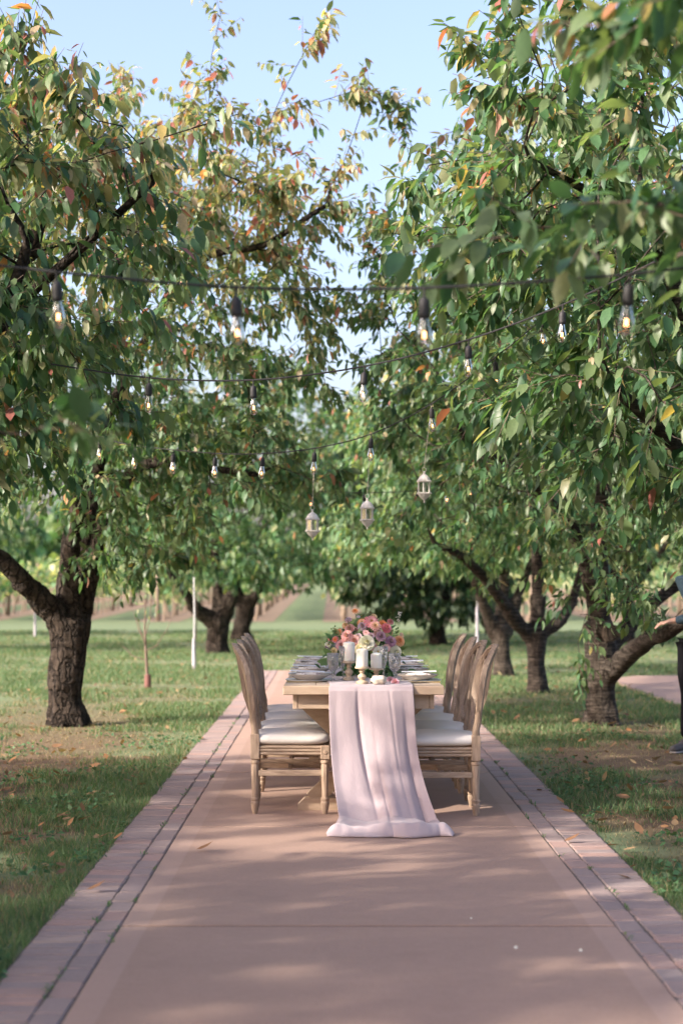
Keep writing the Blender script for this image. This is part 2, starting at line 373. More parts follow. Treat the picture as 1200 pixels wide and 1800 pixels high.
def fast_mesh(name, V, T, tint=None, smooth=False):
    """triangle mesh from arrays"""
    me = bpy.data.meshes.new(name); V = np.asarray(V, np.float32); T = np.asarray(T, np.int32)
    me.vertices.add(len(V)); me.vertices.foreach_set('co', V.ravel())
    me.loops.add(T.size); me.loops.foreach_set('vertex_index', T.ravel())
    me.polygons.add(len(T)); me.polygons.foreach_set('loop_start', np.arange(0, T.size, 3, dtype=np.int32))
    if smooth: me.polygons.foreach_set('use_smooth', np.ones(len(T), bool))
    if tint is not None:
        a = me.attributes.new('tint', 'FLOAT_COLOR', 'POINT'); tt = np.ones((len(V), 4), np.float32); tt[:, :3] = tint
        a.data.foreach_set('color', tt.ravel())
    me.update(calc_edges=True); return me

LEAF8 = np.array([(0, 0, 0), (-.21, .28, .055), (0, .30, 0), (.21, .28, .055), (-.20, .64, .045), (0, .65, 0), (.20, .64, .045), (0, 1, 0)], np.float32)
LEAF8T = np.array([(0, 2, 1), (0, 3, 2), (1, 2, 5), (1, 5, 4), (2, 3, 6), (2, 6, 5), (4, 5, 7), (5, 6, 7)], np.int32)
LEAF5 = np.array([(0, 0, 0), (-.23, .46, .06), (0, .46, 0), (.23, .46, .06), (0, 1, 0)], np.float32)
LEAF5T = np.array([(0, 2, 1), (0, 3, 2), (1, 2, 4), (2, 3, 4)], np.int32)
def nrm(a): return a / np.maximum(np.linalg.norm(a, axis=-1, keepdims=True), 1e-6)
def leaf_cloud(name, P, A, N, L, tint, droop=0.18, shape=8, width=1.0):
    base, tri = (LEAF8, LEAF8T) if shape == 8 else (LEAF5, LEAF5T)
    A = nrm(A); B = nrm(np.cross(A, N)); N = np.cross(B, A)
    n = len(P); k = len(base); dr = np.broadcast_to(np.asarray(droop, np.float32), (n,))
    yy = base[:, 1][None, :]; zz = base[:, 2][None, :] - dr[:, None] * yy ** 2; xx = base[:, 0][None, :] * np.broadcast_to(np.asarray(width, np.float32), (n,))[:, None] * np.ones((n, k))
    V = P[:, None, :] + L[:, None, None] * (xx[..., None] * B[:, None, :] + np.broadcast_to(yy, (n, k))[..., None] * A[:, None, :] + zz[..., None] * N[:, None, :])
    T = tri[None] + (np.arange(n) * k)[:, None, None]
    return fast_mesh(name, V.reshape(-1, 3), T.reshape(-1, 3), np.repeat(tint, k, 0), smooth=True)

# ------------------------------------------------------------------ the setting: lawn, path, pavers, side path
XL, XR = -0.84, 1.12                                   # concrete edges
g = MB(); xs = [-900, -60, -8, 8, 60, 900]; ys = [-300, -20, 60, 160, 1600]
for j in range(len(ys)):
    for i in range(len(xs)): g.v.append((xs[i], ys[j], -0.02))
for j in range(len(ys) - 1):
    for i in range(len(xs) - 1):
        a = j * len(xs) + i; g.f.append((a, a + 1, a + 1 + len(xs), a + len(xs)))
tag(g.build('lawn', 'lawn', smooth=False), kind='structure')

path = empty('garden_path', ((XL + XR) / 2, 0, 0)); tag(path, kind='structure')
hw = (XR - XL) / 2
js = [2.2, 3.90, 6.53, 9.17, 11.8, 14.45, 17.1, 19.7, 22.4, 25.3]
for a, b in zip(js[:-1], js[1:]):
    s = MB().box(-hw + .004, hw - .004, a + .014, b - .014, -0.12, 0.0, 0.003)
    s.build('slab', 'concrete', path, smooth=False)
MB().box(XL - .31, XL + .02, 2.2, 25.3, -.2, -.007).build('bedding', 'joint_sand', path, smooth=False).location.x = -(XL + XR) / 2
MB().box(XR - .02, XR + .31, 2.2, 25.3, -.2, -.007).build('bedding', 'joint_sand', path, smooth=False).location.x = -(XL + XR) / 2
MB().box(-hw + .03, hw - .03, 2.2, 25.25, -.2, -.005).build('joint_filler', 'joint_dirt', path, smooth=False)

def paver_mesh(lx, ly):
    return MB().box(-lx / 2, lx / 2, -ly / 2, ly / 2, -.06, 0, 0.007).mesh('paver', False)
pm_soldier = paver_mesh(.198, .0945); pm_stretch = paver_mesh(.0985, .1955)
for side, xe in ((-1, XL), (1, XR)):
    root = empty('paver_border', (xe, 4.6, 0)); tag(root, kind='structure')
    for mesh_, xo, pitch, n in ((pm_stretch, .0518, .2035, 102), (pm_soldier, .2045, .1025, 202)):
        for k in range(n):
            o = link('paver', mesh_, 'paver', root)
            o.location = (side * xo + random.gauss(0, .0018), k * pitch + pitch / 2 + random.gauss(0, .0012), random.gauss(-.001, .0018))
            o.rotation_euler = (random.gauss(0, .008), random.gauss(0, .006), random.gauss(0, .010))

# side path on the right, bending away behind the trees
sp = MB(); inner = [(4.2, 9.5), (3.95, 13), (3.84, 17), (3.80, 20), (3.82, 22), (4.0, 23.3), (4.4, 23.9)]
outer = [(6.4, 9.5), (6.2, 13), (6.1, 17), (6.2, 19.5), (6.9, 20.6), (8.6, 21.1), (12, 21.4)]
far = [(12, 24.3)]
poly = inner + far + outer[::-1]
n = len(poly)
sp.add([(x, y, 0.0) for x, y in poly] + [(x, y, -.1) for x, y in poly], [tuple(range(n - 1, -1, -1))] + [(i, (i + 1) % n, n + (i + 1) % n, n + i) for i in range(n)])
o = sp.build('side_path', 'concrete', smooth=False); tag(o, kind='structure')

# ------------------------------------------------------------------ trees
PAL = np.array([(.044, .110, .052), (.086, .178, .080), (.150, .218, .100), (.29, .30, .165), (.43, .345, .225), (.38, .14, .115), (.45, .21, .10), (.48, .37, .13)], np.float32)
def smooth_poly(pts, step=0.2):
    P = [Vector(p) for p in pts]; out = []
    for i in range(len(P) - 1):
        p0 = P[max(i - 1, 0)]; p1 = P[i]; p2 = P[i + 1]; p3 = P[min(i + 2, len(P) - 1)]
        n = max(1, int((p2 - p1).length / step))
        for k in range(n):
            u = k / n
            out.append(0.5 * ((2 * p1) + (p2 - p0) * u + (2 * p0 - 5 * p1 + 4 * p2 - p3) * u * u + (3 * p1 - p0 - 3 * p2 + p3) * u ** 3))
    out.append(P[-1]); return out

LEAF_VARIANTS = {}
def leaf_variant(cat, k):
    key = (cat, k)
    if key not in LEAF_VARIANTS:
        r = np.random.default_rng(cat * 10 + k); tint = PAL[cat] * r.uniform(.8, 1.2)
        me = leaf_cloud('leaf', np.zeros((1, 3), np.float32), np.array([[0, 1., 0]]), np.array([[0, 0, 1.]]), np.ones(1, np.float32), tint[None], droop=r.uniform(.08, .3))
        me.materials.append(MATS['leaf']); LEAF_VARIANTS[key] = me
    return LEAF_VARIANTS[key]

def make_tree(label, base, trunk, limbs, blobs, seed, barkm='bark_furrowed', leaves=14000, size=.115, shape=8, autumn=.15, parts=0, voxel=.03, whips=(), stubs=(), name='cherry_tree', dark=1.0, hang=(.35, 1.35), group='cherry trees lining the path'):
    rg = np.random.default_rng(seed); base = Vector(base)
    root = empty(name, base, 0, label, 'tree', group)
    bn = np.array(base)
    # skeleton
    pos, par, lid, rmin = [], [], [], []
    for li, (pts, r0, r1) in enumerate(limbs):
        sp_ = smooth_poly(pts)
        for k, p in enumerate(sp_):
            u = k / max(1, len(sp_) - 1)
            j = Vector([mnoise.noise(p * 1.7 + Vector((seed + .37, q_ * 9.1, 0))) for q_ in range(3)]) * .05 * min(1, k / 3)
            pos.append(np.array(p + j)); par.append(-1 if k == 0 else len(pos) - 2); lid.append(li); rmin.append(r0 + (r1 - r0) * u)
    A = []
    for c, rad, npt in blobs:
        d = nrm(rg.normal(size=(npt, 3))); rr = rg.uniform(0.10, 1, npt) ** (1 / 2.2)
        A.append(np.array(c) + d * rr[:, None] * np.array(rad))
    A = np.concatenate(A)
    A = A[A[:, 2] > .55]
    near = np.full(len(A), 1e9); nid = np.zeros(len(A), int); alive = np.ones(len(A), bool)
    fresh = list(range(len(pos))); STEP, KILL = .21, .30
    for it in range(70):
        if not fresh: break
        NP = np.array([pos[i] for i in fresh])
        d = np.linalg.norm(A[:, None, :] - NP[None], axis=2); j = d.argmin(1); dm = d[np.arange(len(A)), j]
        up = dm < near; near[up] = dm[up]; nid[up] = np.array(fresh)[j[up]]
        alive &= near > KILL
        if not alive.any(): break
        acc = {}
        ids = nid[alive]; pts = A[alive]
        for i, p in zip(ids, pts):
            v = p - pos[i]; acc.setdefault(i, []).append(v / np.linalg.norm(v))
        fresh = []
        for i, vs in acc.items():
            v = np.mean(vs, 0) + rg.normal(0, .16, 3)
            if par[i] >= 0:
                b = pos[i] - pos[par[i]]; v = v + .35 * b / (np.linalg.norm(b) + 1e-6)
            v = v / (np.linalg.norm(v) + 1e-6)
            pos.append(pos[i] + v * STEP); par.append(i); lid.append(lid[i]); rmin.append(0.0); fresh.append(len(pos) - 1)
        if len(pos) > 3200: break
    for wpts in whips:
        wp = [np.array(p) for p in smooth_poly(wpts, .18)]
        i = int(np.argmin([np.linalg.norm(p - wp[0]) for p in pos]))
        for p in wp: pos.append(p); par.append(i); lid.append(lid[i]); rmin.append(0.0); i = len(pos) - 1
    pos = np.array(pos); n = len(pos); kids = [[] for _ in range(n)]
    for i, p in enumerate(par):
        if p >= 0: kids[p].append(i)
    r = np.zeros(n); acc = np.zeros(n)
    for i in range(n - 1, -1, -1):
        if not kids[i]: acc[i] = .0038 ** 2.1
        r[i] = max(acc[i] ** (1 / 2.1), 0.0038)
        r[i] = max(min(r[i], .10), rmin[i])
        if par[i] >= 0: acc[par[i]] += min(r[i], acc[i] ** (1 / 2.1) if acc[i] else r[i]) ** 2.1
    for i in range(n):                                  # children never thicker than what carries them
        if par[i] >= 0: r[i] = min(r[i], r[par[i]])
    # limb meshes
    mbs = [MB() for _ in limbs]; used = set()
    def chain(i):
        c = [i]
        while kids[c[-1]]: c.append(max(kids[c[-1]], key=lambda q: r[q]))
        return c
    starts = [i for i in range(n) if par[i] < 0]
    while starts:
        i = starts.pop(); c = chain(i)
        for q in c:
            m_ = max(kids[q], key=lambda z: r[z]) if kids[q] else None
            starts += [z for z in kids[q] if z != m_]
        pts = ([pos[par[i]]] if par[i] >= 0 else []) + [pos[q] for q in c]
        rad = ([min(r[i] * 1.25, r[par[i]])] if par[i] >= 0 else []) + [r[q] for q in c]
        if par[i] < 0: rad[0] *= .9; rad[1:3] = [x * .95 for x in rad[1:3]]
        rad[-1] = .002
        if len(pts) > 1:
            ns = 9 if rad[0] > .05 else (6 if rad[0] > .015 else 4)
            mbs[lid[i]].tube([Vector(p - bn) for p in pts], rad, ns, caps=False)
    for mb in mbs:
        o = mb.build('limb', barkm, root, sharp=0)
    # trunk: tubes fused and roughened
    tb = MB(); tp = smooth_poly([p for p, _ in trunk], .12)
    tr = .80 * np.interp(np.linspace(0, 1, len(tp)), np.linspace(0, 1, len(trunk)), [q for _, q in trunk])
    tb.tube([p - base for p in tp], list(tr), 20)
    for pts, r0, r1 in limbs:
        if min((Vector(pts[0]) - q).length for q in tp) > .45: continue
        sp_ = smooth_poly(pts, .12)[:5]
        tb.tube([sp_[0] - base - (sp_[1] - sp_[0]).normalized() * .08] + [p - base for p in sp_], [r0 * 1.05] + [r0 * (1.08 - .03 * k) for k in range(len(sp_))], 14)
    for k in range(7):                                   # root flare
        a = k * .9 + rg.uniform(0, .4); q = trunk[0][1] * .8
        tb.tube([Vector((math.cos(a) * q * .55, math.sin(a) * q * .55, .22)), Vector((math.cos(a) * q * .85, math.sin(a) * q * .85, .06)), Vector((math.cos(a) * q * 1.25, math.sin(a) * q * 1.25, -.06))], [q * .35, q * .36, q * .22], 8)
    me = tb.mesh('trunk'); tmp = bpy.data.objects.new('tmp', me); COL.objects.link(tmp)
    md = tmp.modifiers.new('r', 'REMESH'); md.mode = 'VOXEL'; md.voxel_size = voxel
    md2 = tmp.modifiers.new('s', 'SMOOTH'); md2.iterations = 6
    dg = bpy.context.evaluated_depsgraph_get(); me2 = bpy.data.meshes.new_from_object(tmp.evaluated_get(dg)); me2.name = 'trunk'
    bpy.data.objects.remove(tmp); bpy.data.meshes.remove(me)
    amp = .034 if barkm == 'bark_furrowed' else .012
    for v in me2.vertices:
        c = v.co; 
        f = mnoise.fractal(Vector((c.x * 9, c.y * 9, c.z * 2.6)) + Vector((seed, 0, 0)), 0.9, 2.1, 4)
        l = mnoise.noise(Vector((c.x * 2.5, c.y * 2.5, c.z * 3)) + Vector((0, seed, 0)))
        v.co = c + v.normal * (amp * f + .028 * l)
    me2.materials.clear(); me2.polygons.foreach_set('use_smooth', [True] * len(me2.polygons))
    link('trunk', me2, barkm, root)
    for p, nv, rad in stubs:
        q = (Vector(nv)).to_track_quat('Z', 'Y').to_matrix().to_4x4(); q.translation = Vector(p) - base
        MB().lathe([(rad * 1.15, -.14), (rad * 1.08, -.03), (rad * 1.12, 0), (rad * .85, .006), (rad * .8, -.004), (.005, .0)], 18, M=q, mod=lambda i, k: 1 + .09 * math.sin(i * 1.1 + 1) + .04 * math.sin(i * 2.7)).build('cut_stub', 'cut_wood', root)
    # leaves on short shoots
    cand = np.array([i for i in range(n) if r[i] < .0125 and rmin[i] < .02 and par[i] >= 0])
    per = 11; ns = max(1, leaves // per)
    tipw = np.array([1.0 if kids[i] else 2.2 for i in cand]); 
    si = rg.choice(cand, ns, p=tipw / tipw.sum())
    bd = nrm(pos[si] - pos[np.array(par)[si]])
    cc = np.mean(A, 0); outw = nrm((pos[si] - cc) * np.array([1, 1, .6]))
    sd = nrm(bd * .7 + outw * .45 + rg.normal(0, .65, (ns, 3)) + np.array([0, 0, -.05]))
    sL = rg.uniform(.16, .40, ns); start = pos[si] - bd * rg.uniform(0, STEP, ns)[:, None]
    u = (np.arange(per) + .6) / per
    uu = np.clip(u[None] + rg.normal(0, .04, (ns, per)), 0, 1)
    P = start[:, None] + sd[:, None] * (uu * sL[:, None])[..., None]; P[..., 2] -= .10 * uu ** 2 * sL[:, None]
    if shape == 8:
        q0, q1 = start - bn, start - bn + sd * sL[:, None]; q1 = q1 + np.array([0, 0, -1.0]) * (.10 * sL)[:, None]
        o1 = nrm(np.cross(sd, np.array([.3, .5, .8]))); o2 = np.cross(sd, o1); ring_ = [o1, -.5 * o1 + .87 * o2, -.5 * o1 - .87 * o2]
        TV = np.stack([q0 + w_ * .0032 for w_ in ring_] + [q1 + w_ * .0015 for w_ in ring_], 1)
        TT = np.array([(0, 1, 4), (0, 4, 3), (1, 2, 5), (1, 5, 4), (2, 0, 3), (2, 3, 5)])[None] + (np.arange(ns) * 6)[:, None, None]
        o = link('twigs', fast_mesh('twigs', TV.reshape(-1, 3), TT.reshape(-1, 3), None, True), 'twig', root); o['kind'] = 'stuff'
    ang = (np.arange(per) * 2.4)[None] + rg.uniform(0, 6.28, (ns, 1)) + rg.normal(0, .4, (ns, per))
    e1 = nrm(np.cross(sd, np.array([.13, .21, 1.0]))); e2 = np.cross(sd, e1)
    radial = np.cos(ang)[..., None] * e1[:, None] + np.sin(ang)[..., None] * e2[:, None]
    dn = rg.uniform(*hang, (ns, per))[..., None] * np.array([0, 0, -1.0])
    Ax = nrm(radial * .85 + sd[:, None] * rg.uniform(.2, .8, (ns, per))[..., None] + dn)
    P = P + radial * .015
    Nn = np.array([0, 0, 1.0]) + radial * .55 + rg.normal(0, .30, (ns, per, 3))
    Ls = size * rg.uniform(.45, 1.22, (ns, per)) * rg.uniform(.85, 1.1, (ns, 1))
    P, Ax, Nn, Ls = P.reshape(-1, 3), Ax.reshape(-1, 3), Nn.reshape(-1, 3), Ls.reshape(-1)
    hgt = np.clip((P[:, 2] - 2.8) / 2.8, 0, 1); warm = np.repeat(np.clip(rg.normal(0, .12, ns), -.2, .4), per)
    aut = np.clip(autumn * (.12 + 1.75 * hgt ** 1.2) + warm * autumn * 2, 0, .85)
    q = rg.uniform(0, 1, len(P)); cat = np.where(q < .28, 0, np.where(q < .68, 1, 2))
    q2 = rg.uniform(0, 1, len(P)); k2 = rg.choice([2, 3, 3, 4, 5, 6, 7], len(P), p=[.22, .27, .19, .15, .10, .04, .03])
    cat = np.where(q2 < aut, k2, cat)
    tint = PAL[cat] * rg.uniform(.75, 1.28, (len(P), 1)) * dark  # dark scales leaf colour; above one it paints sunlight into far crowns
    drp = rg.normal(.2, .2, len(P)); wdt = rg.uniform(.72, 1.18, len(P))
    keep = np.ones(len(P), bool)
    if parts:
        px = PX0 + F * P[:, 0] / P[:, 1]; py = PY0 - F * (P[:, 2] - H) / P[:, 1]
        inn = (px > 5) & (px < 1195) & (py > 5) & (py < 1300) & (P[:, 1] > 1)
        sc_ = np.where(inn, F * Ls / np.maximum(P[:, 1], .5), 0) 
        top = np.argsort(-sc_)[:parts]; top = top[sc_[top] > 8]; keep[top] = False
        A_ = nrm(Ax); B_ = nrm(np.cross(A_, Nn)); N_ = np.cross(B_, A_)
        for k in top:
            M = Matrix(((B_[k][0], A_[k][0], N_[k][0], P[k][0] - base.x), (B_[k][1], A_[k][1], N_[k][1], P[k][1] - base.y), (B_[k][2], A_[k][2], N_[k][2], P[k][2] - base.z), (0, 0, 0, 1)))
            o = link('leaf', leaf_variant(int(cat[k]), int(k) % 5), None, root)
            o.matrix_basis = M @ Matrix.Scale(float(Ls[k]), 4)
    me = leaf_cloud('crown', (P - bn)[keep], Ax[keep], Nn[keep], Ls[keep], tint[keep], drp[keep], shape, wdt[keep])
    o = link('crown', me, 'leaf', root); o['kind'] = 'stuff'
    return root

def L_(pts, r0, r1): return ([at(*p) for p in pts], r0, r1)
def blob(c, r, n): return (c, r, n)

# left row
make_tree('near cherry tree whose low blurred branch reaches in at the left', (-2.7, 5.1, 0),
    [((-2.7, 5.1, -.1), .20), ((-2.7, 5.1, .5), .18), ((-2.66, 5.1, 1.15), .20)],
    [([(-2.66, 5.1, 1.05), (-2.1, 4.9, 1.5), (-1.5, 4.7, 1.72), (-1.05, 4.6, 1.82)], .032, .008),
     ([(-2.7, 5.1, 1.1), (-2.9, 5.4, 2.0), (-2.9, 5.6, 3.0)], .09, .04), ([(-2.7, 5.1, 1.1), (-3.3, 4.7, 1.8), (-3.8, 4.4, 2.6)], .08, .04), ([(-2.66, 5.1, 1.1), (-2.3, 4.6, 2.0), (-2.1, 4.3, 3.0)], .08, .04)],
    [blob((-1.0, 4.6, 1.85), (.50, .55, .10), 34), blob((-2.85, 5.2, 3.3), (1.6, 2.6, 1.7), 620)], 11, leaves=15000, autumn=.12, parts=300, hang=(0, .7))
make_tree('cherry tree cut by the left edge, thick forked limb beside the string lights', (-2.75, 10.6, 0),
    [((-2.75, 10.6, -.1), .21), ((-2.75, 10.6, .5), .19), ((-2.72, 10.6, 1.2), .22)],
    [([(-2.72, 10.6, 1.1), (-2.5, 10.5, 1.9), at(-5, 570, 10.4), at(12, 488, 10.4), at(62, 448, 10.4), at(80, 360, 10.3)], .095, .04),
     ([at(12, 500, 10.4), at(50, 520, 10.2), at(130, 440, 9.9), at(260, 330, 9.6)], .045, .02),
     ([(-2.75, 10.6, 1.1), (-3.2, 10.2, 1.9), (-3.6, 9.9, 2.8)], .09, .04), ([(-2.72, 10.6, 1.15), (-2.4, 9.9, 1.8), (-2.0, 9.2, 2.5), (-1.6, 8.8, 3.2)], .075, .03),
     ([(-2.75, 10.6, 1.1), (-2.9, 11.2, 2.0), (-2.7, 11.8, 3.2)], .08, .04)],
    [blob((-2.65, 10.2, 3.3), (1.7, 2.3, 1.65), 790), blob((-1.75, 9.4, 4.0), (.7, .9, .5), 90)], 12, leaves=17500, autumn=.62, hang=(.6, 1.7), size=.118, parts=300,
    whips=([at(60, 360, 10), at(130, 290, 9.4), at(260, 250, 9.2), at(420, 200, 9.0)],))
make_tree('cherry tree with deeply furrowed dark trunk forking low on the left lawn', at(118, 1272, 15.8) * 1.0,
    [(at(118, 1285, 15.8), .205), (at(116, 1200, 15.8), .185), (at(122, 1150, 15.8), .21), (at(126, 1085, 15.8), .25)],
    [L_([(100, 1085, 15.75), (50, 1030, 15.5), (0, 985, 15.3), (-90, 930, 15.1), (-160, 840, 15.0)], .115, .05),
     L_([(122, 1090, 15.8), (122, 1000, 15.8), (125, 950, 15.8), (142, 860, 15.7), (120, 740, 15.7), (90, 600, 15.6)], .115, .045),
     L_([(145, 1090, 15.9), (163, 1000, 15.9), (176, 940, 15.8), (206, 858, 15.6), (240, 824, 15.4), (330, 814, 15.1), (450, 836, 14.8)], .09, .025),
     L_([(140, 1070, 16.0), (155, 950, 16.2), (200, 720, 16.2), (335, 474, 15.6), (470, 432, 15.2), (575, 355, 15.0)], .08, .022)],
    [blob((-2.0, 15.7, 4.05), (2.15, 2.5, 2.25), 1200), blob((-1.7, 15.4, 2.45), (1.9, 1.9, .50), 300), blob((-1.75, 15.6, 1.75), (.75, 1.0, .42), 90)], 13, leaves=29000, autumn=.58, size=.110, parts=300,
    whips=([at(470, 432, 15.2), at(450, 300, 14.9), at(490, 180, 14.8), at(560, 45, 14.7)], [at(570, 355, 15), at(610, 270, 14.9), at(650, 150, 14.8)], [at(360, 400, 15.4), at(365, 250, 15.3), at(372, 100, 15.2), at(390, 20, 15.2)], [at(470, 200, 14.9), at(540, 185, 14.8), at(620, 160, 14.8)]))
# the orchard goes on behind the photographer and in the next row on the sunny side; these shade the path
for lab, x, y, sd in (('cherry tree of the left row standing beside the photographer', -2.75, .2, 51), ('cherry tree of the left row behind the photographer', -2.7, -4.8, 52),
                      ('cherry tree of the next row on the sunny side, beside the photographer', -8.0, 2.2, 53), ('cherry tree of the next row on the sunny side, level with the table', -8.0, 7.0, 54), ('cherry tree of the next row on the sunny side, behind the photographer', -8.1, -3.0, 55)):
    make_tree(lab, (x, y, 0), [((x, y, -.1), .2), ((x, y, .6), .18), ((x, y, 1.2), .2)],
        [([(x, y, 1.1), (x - .6, y, 1.9), (x - 1.2, y, 2.8)], .1, .04), ([(x, y, 1.1), (x + .6, y - .3, 1.9), (x + 1.2, y - .5, 2.8)], .1, .04), ([(x, y, 1.1), (x, y + .2, 2.2), (x + .1, y + .3, 3.4)], .1, .04)],
        [blob((x, y, 3.5), (2.3 if x < -5 else 1.6, 2.6, 2.0), 460)], sd, leaves=15500, size=.18, shape=5, autumn=.2, voxel=.05, group='cherry trees out of view behind and beside the camera')
# right row
make_tree('near cherry tree whose large blurred leaves hang into the top right of the view', (2.8, 5.1, 0),
    [((2.8, 5.1, -.1), .20), ((2.8, 5.1, .5), .18), ((2.76, 5.1, 1.15), .20)],
    [([(2.76, 5.1, 1.05), (2.2, 5.1, 1.8), (1.6, 5.05, 2.35), (1.0, 5.0, 2.5)], .035, .008),
     ([(2.8, 5.1, 1.1), (2.3, 4.9, 2.2), (1.6, 4.7, 2.9), (1.1, 4.6, 3.05)], .035, .008),
     ([(2.8, 5.1, 1.1), (3.0, 5.4, 2.0), (3.0, 5.6, 3.0)], .09, .04), ([(2.8, 5.1, 1.1), (3.4, 4.7, 1.8), (3.9, 4.4, 2.6)], .08, .04)],
    [blob((.95, 5.2, 2.45), (.62, .6, .13), 34), blob((1.05, 4.7, 3.0), (.40, .5, .18), 24), blob((3.0, 4.9, 3.3), (1.5, 2.1, 1.6), 480)], 21, leaves=9500, autumn=.30, parts=300)
make_tree('leafy cherry tree filling the right side of the picture with sharp green leaves', (2.9, 10.6, 0),
    [((2.9, 10.6, -.1), .21), ((2.9, 10.6, .5), .19), ((2.87, 10.6, 1.2), .22)],
    [([(2.87, 10.6, 1.1), (2.6, 10.5, 2.0), (2.3, 10.4, 2.9), (1.9, 10.2, 3.7)], .10, .04),
     ([(2.87, 10.6, 1.15), (2.4, 9.9, 1.7), (2.0, 9.4, 2.1), (1.5, 9.0, 2.45)], .075, .03),
     ([(2.9, 10.6, 1.1), (3.4, 10.2, 1.9), (3.8, 9.9, 2.8)], .09, .04), ([(2.9, 10.6, 1.1), (3.0, 11.2, 2.0), (2.8, 11.8, 3.2)], .08, .04),
     L_([(1190, 470, 10.4), (1150, 395, 10.2), (1060, 350, 10.0), (960, 300, 9.8)], .05, .02)],
    [blob((2.3, 10.1, 3.65), (1.8, 2.3, 1.95), 900), blob((1.95, 9.2, 2.3), (.95, 1.2, .50), 190), blob((1.05, 9.6, 3.5), (.75, 1.0, .6), 150)], 22, 'bark_banded', leaves=19000, autumn=.26, size=.126, parts=300)
make_tree('cherry tree with a sawn limb stub and two low limbs reaching right', at(1058, 1272, 15.9),
    [(at(1058, 1285, 15.9), .185), (at(1055, 1215, 15.9), .175), (at(1054, 1150, 15.9), .20), (at(1052, 1095, 15.9), .19)],
    [L_([(1072, 1185, 15.8), (1105, 1150, 15.2), (1148, 1118, 14.0), (1174, 1106, 13.6), (1235, 1062, 13.3), (1300, 985, 13.2)], .105, .045),
     L_([(1070, 1140, 16.0), (1110, 1095, 16.2), (1170, 1042, 16.4), (1225, 1010, 16.5), (1290, 940, 16.6)], .08, .04),
     L_([(1050, 1110, 15.9), (1056, 1000, 15.9), (1050, 940, 15.9), (1072, 800, 15.8), (1100, 700, 15.8), (1060, 600, 15.7)], .11, .04),
     L_([(1045, 1080, 15.9), (1030, 990, 15.8), (1004, 925, 15.7), (960, 880, 15.5), (900, 820, 15.2), (820, 770, 15.0)], .075, .025)],
    [blob((2.2, 15.7, 3.9), (2.15, 2.5, 2.1), 1050), blob((2.3, 15.1, 2.15), (1.8, 1.7, .55), 280), blob((3.9, 14.6, 2.2), (1.0, 1.4, .6), 90), blob((2.15, 15.55, 1.35), (.28, .3, .40), 22)], 23, 'bark_banded', leaves=26000, autumn=.26, size=.110, parts=300,
    stubs=((at(1076, 1112, 15.68), (.15, -1, .1), .075),), whips=([at(1030, 1080, 15.6), at(1015, 1130, 15.5), at(1020, 1180, 15.5)], [at(880, 480, 15.4), at(770, 330, 15.0), at(715, 240, 14.9), at(700, 170, 14.9)], [at(860, 560, 15.3), at(740, 450, 15.0), at(660, 390, 14.9)]))
make_tree('slim banded cherry trunk with a long limb leaning left, behind the right chairs', at(943, 1214, 20.5),
    [(at(943, 1225, 20.5), .15), (at(943, 1170, 20.5), .14), (at(942, 1105, 20.5), .17)],
    [L_([(930, 1118, 20.5), (905, 1090, 20.3), (880, 1052, 20.0), (845, 1012, 19.6), (805, 975, 19.3), (765, 955, 19.0)], .095, .035),
     L_([(955, 1110, 20.5), (985, 1090, 20.6), (1010, 1050, 20.7), (1030, 980, 20.8)], .08, .04), L_([(942, 1110, 20.5), (945, 1000, 20.6), (930, 850, 20.6)], .10, .04)],
    [blob((2.35, 20.4, 3.3), (2.15, 2.4, 1.7), 700), blob((2.0, 20.0, 2.1), (2.2, 2.0, .6), 220)], 24, 'bark_banded', leaves=14000, size=.14, shape=5, autumn=.32, voxel=.035, dark=1.15)  # leaf colour lifted to paint in sun on this crown
make_tree('cherry trunk with a mossy limb rising left, third in the right row', at(882, 1186, 24.2),
    [(at(882, 1196, 24.2), .17), (at(880, 1150, 24.2), .155), (at(880, 1105, 24.2), .19)],
    [L_([(870, 1112, 24.2), (850, 1065, 24.0), (836, 1025, 23.8), (815, 960, 23.6)], .10, .04), L_([(893, 1108, 24.3), (908, 1050, 24.4), (935, 980, 24.6)], .09, .04), L_([(880, 1100, 24.2), (885, 1000, 24.4), (870, 880, 24.4)], .10, .04)],
    [blob((2.2, 24.2, 3.3), (2.3, 2.5, 1.75), 650), blob((1.9, 24.0, 2.1), (2.3, 2.0, .6), 200)], 25, 'bark_banded', leaves=13000, size=.15, shape=5, autumn=.42, voxel=.035, dark=1.2)  # sunlit look of this crown is put into its leaf colour
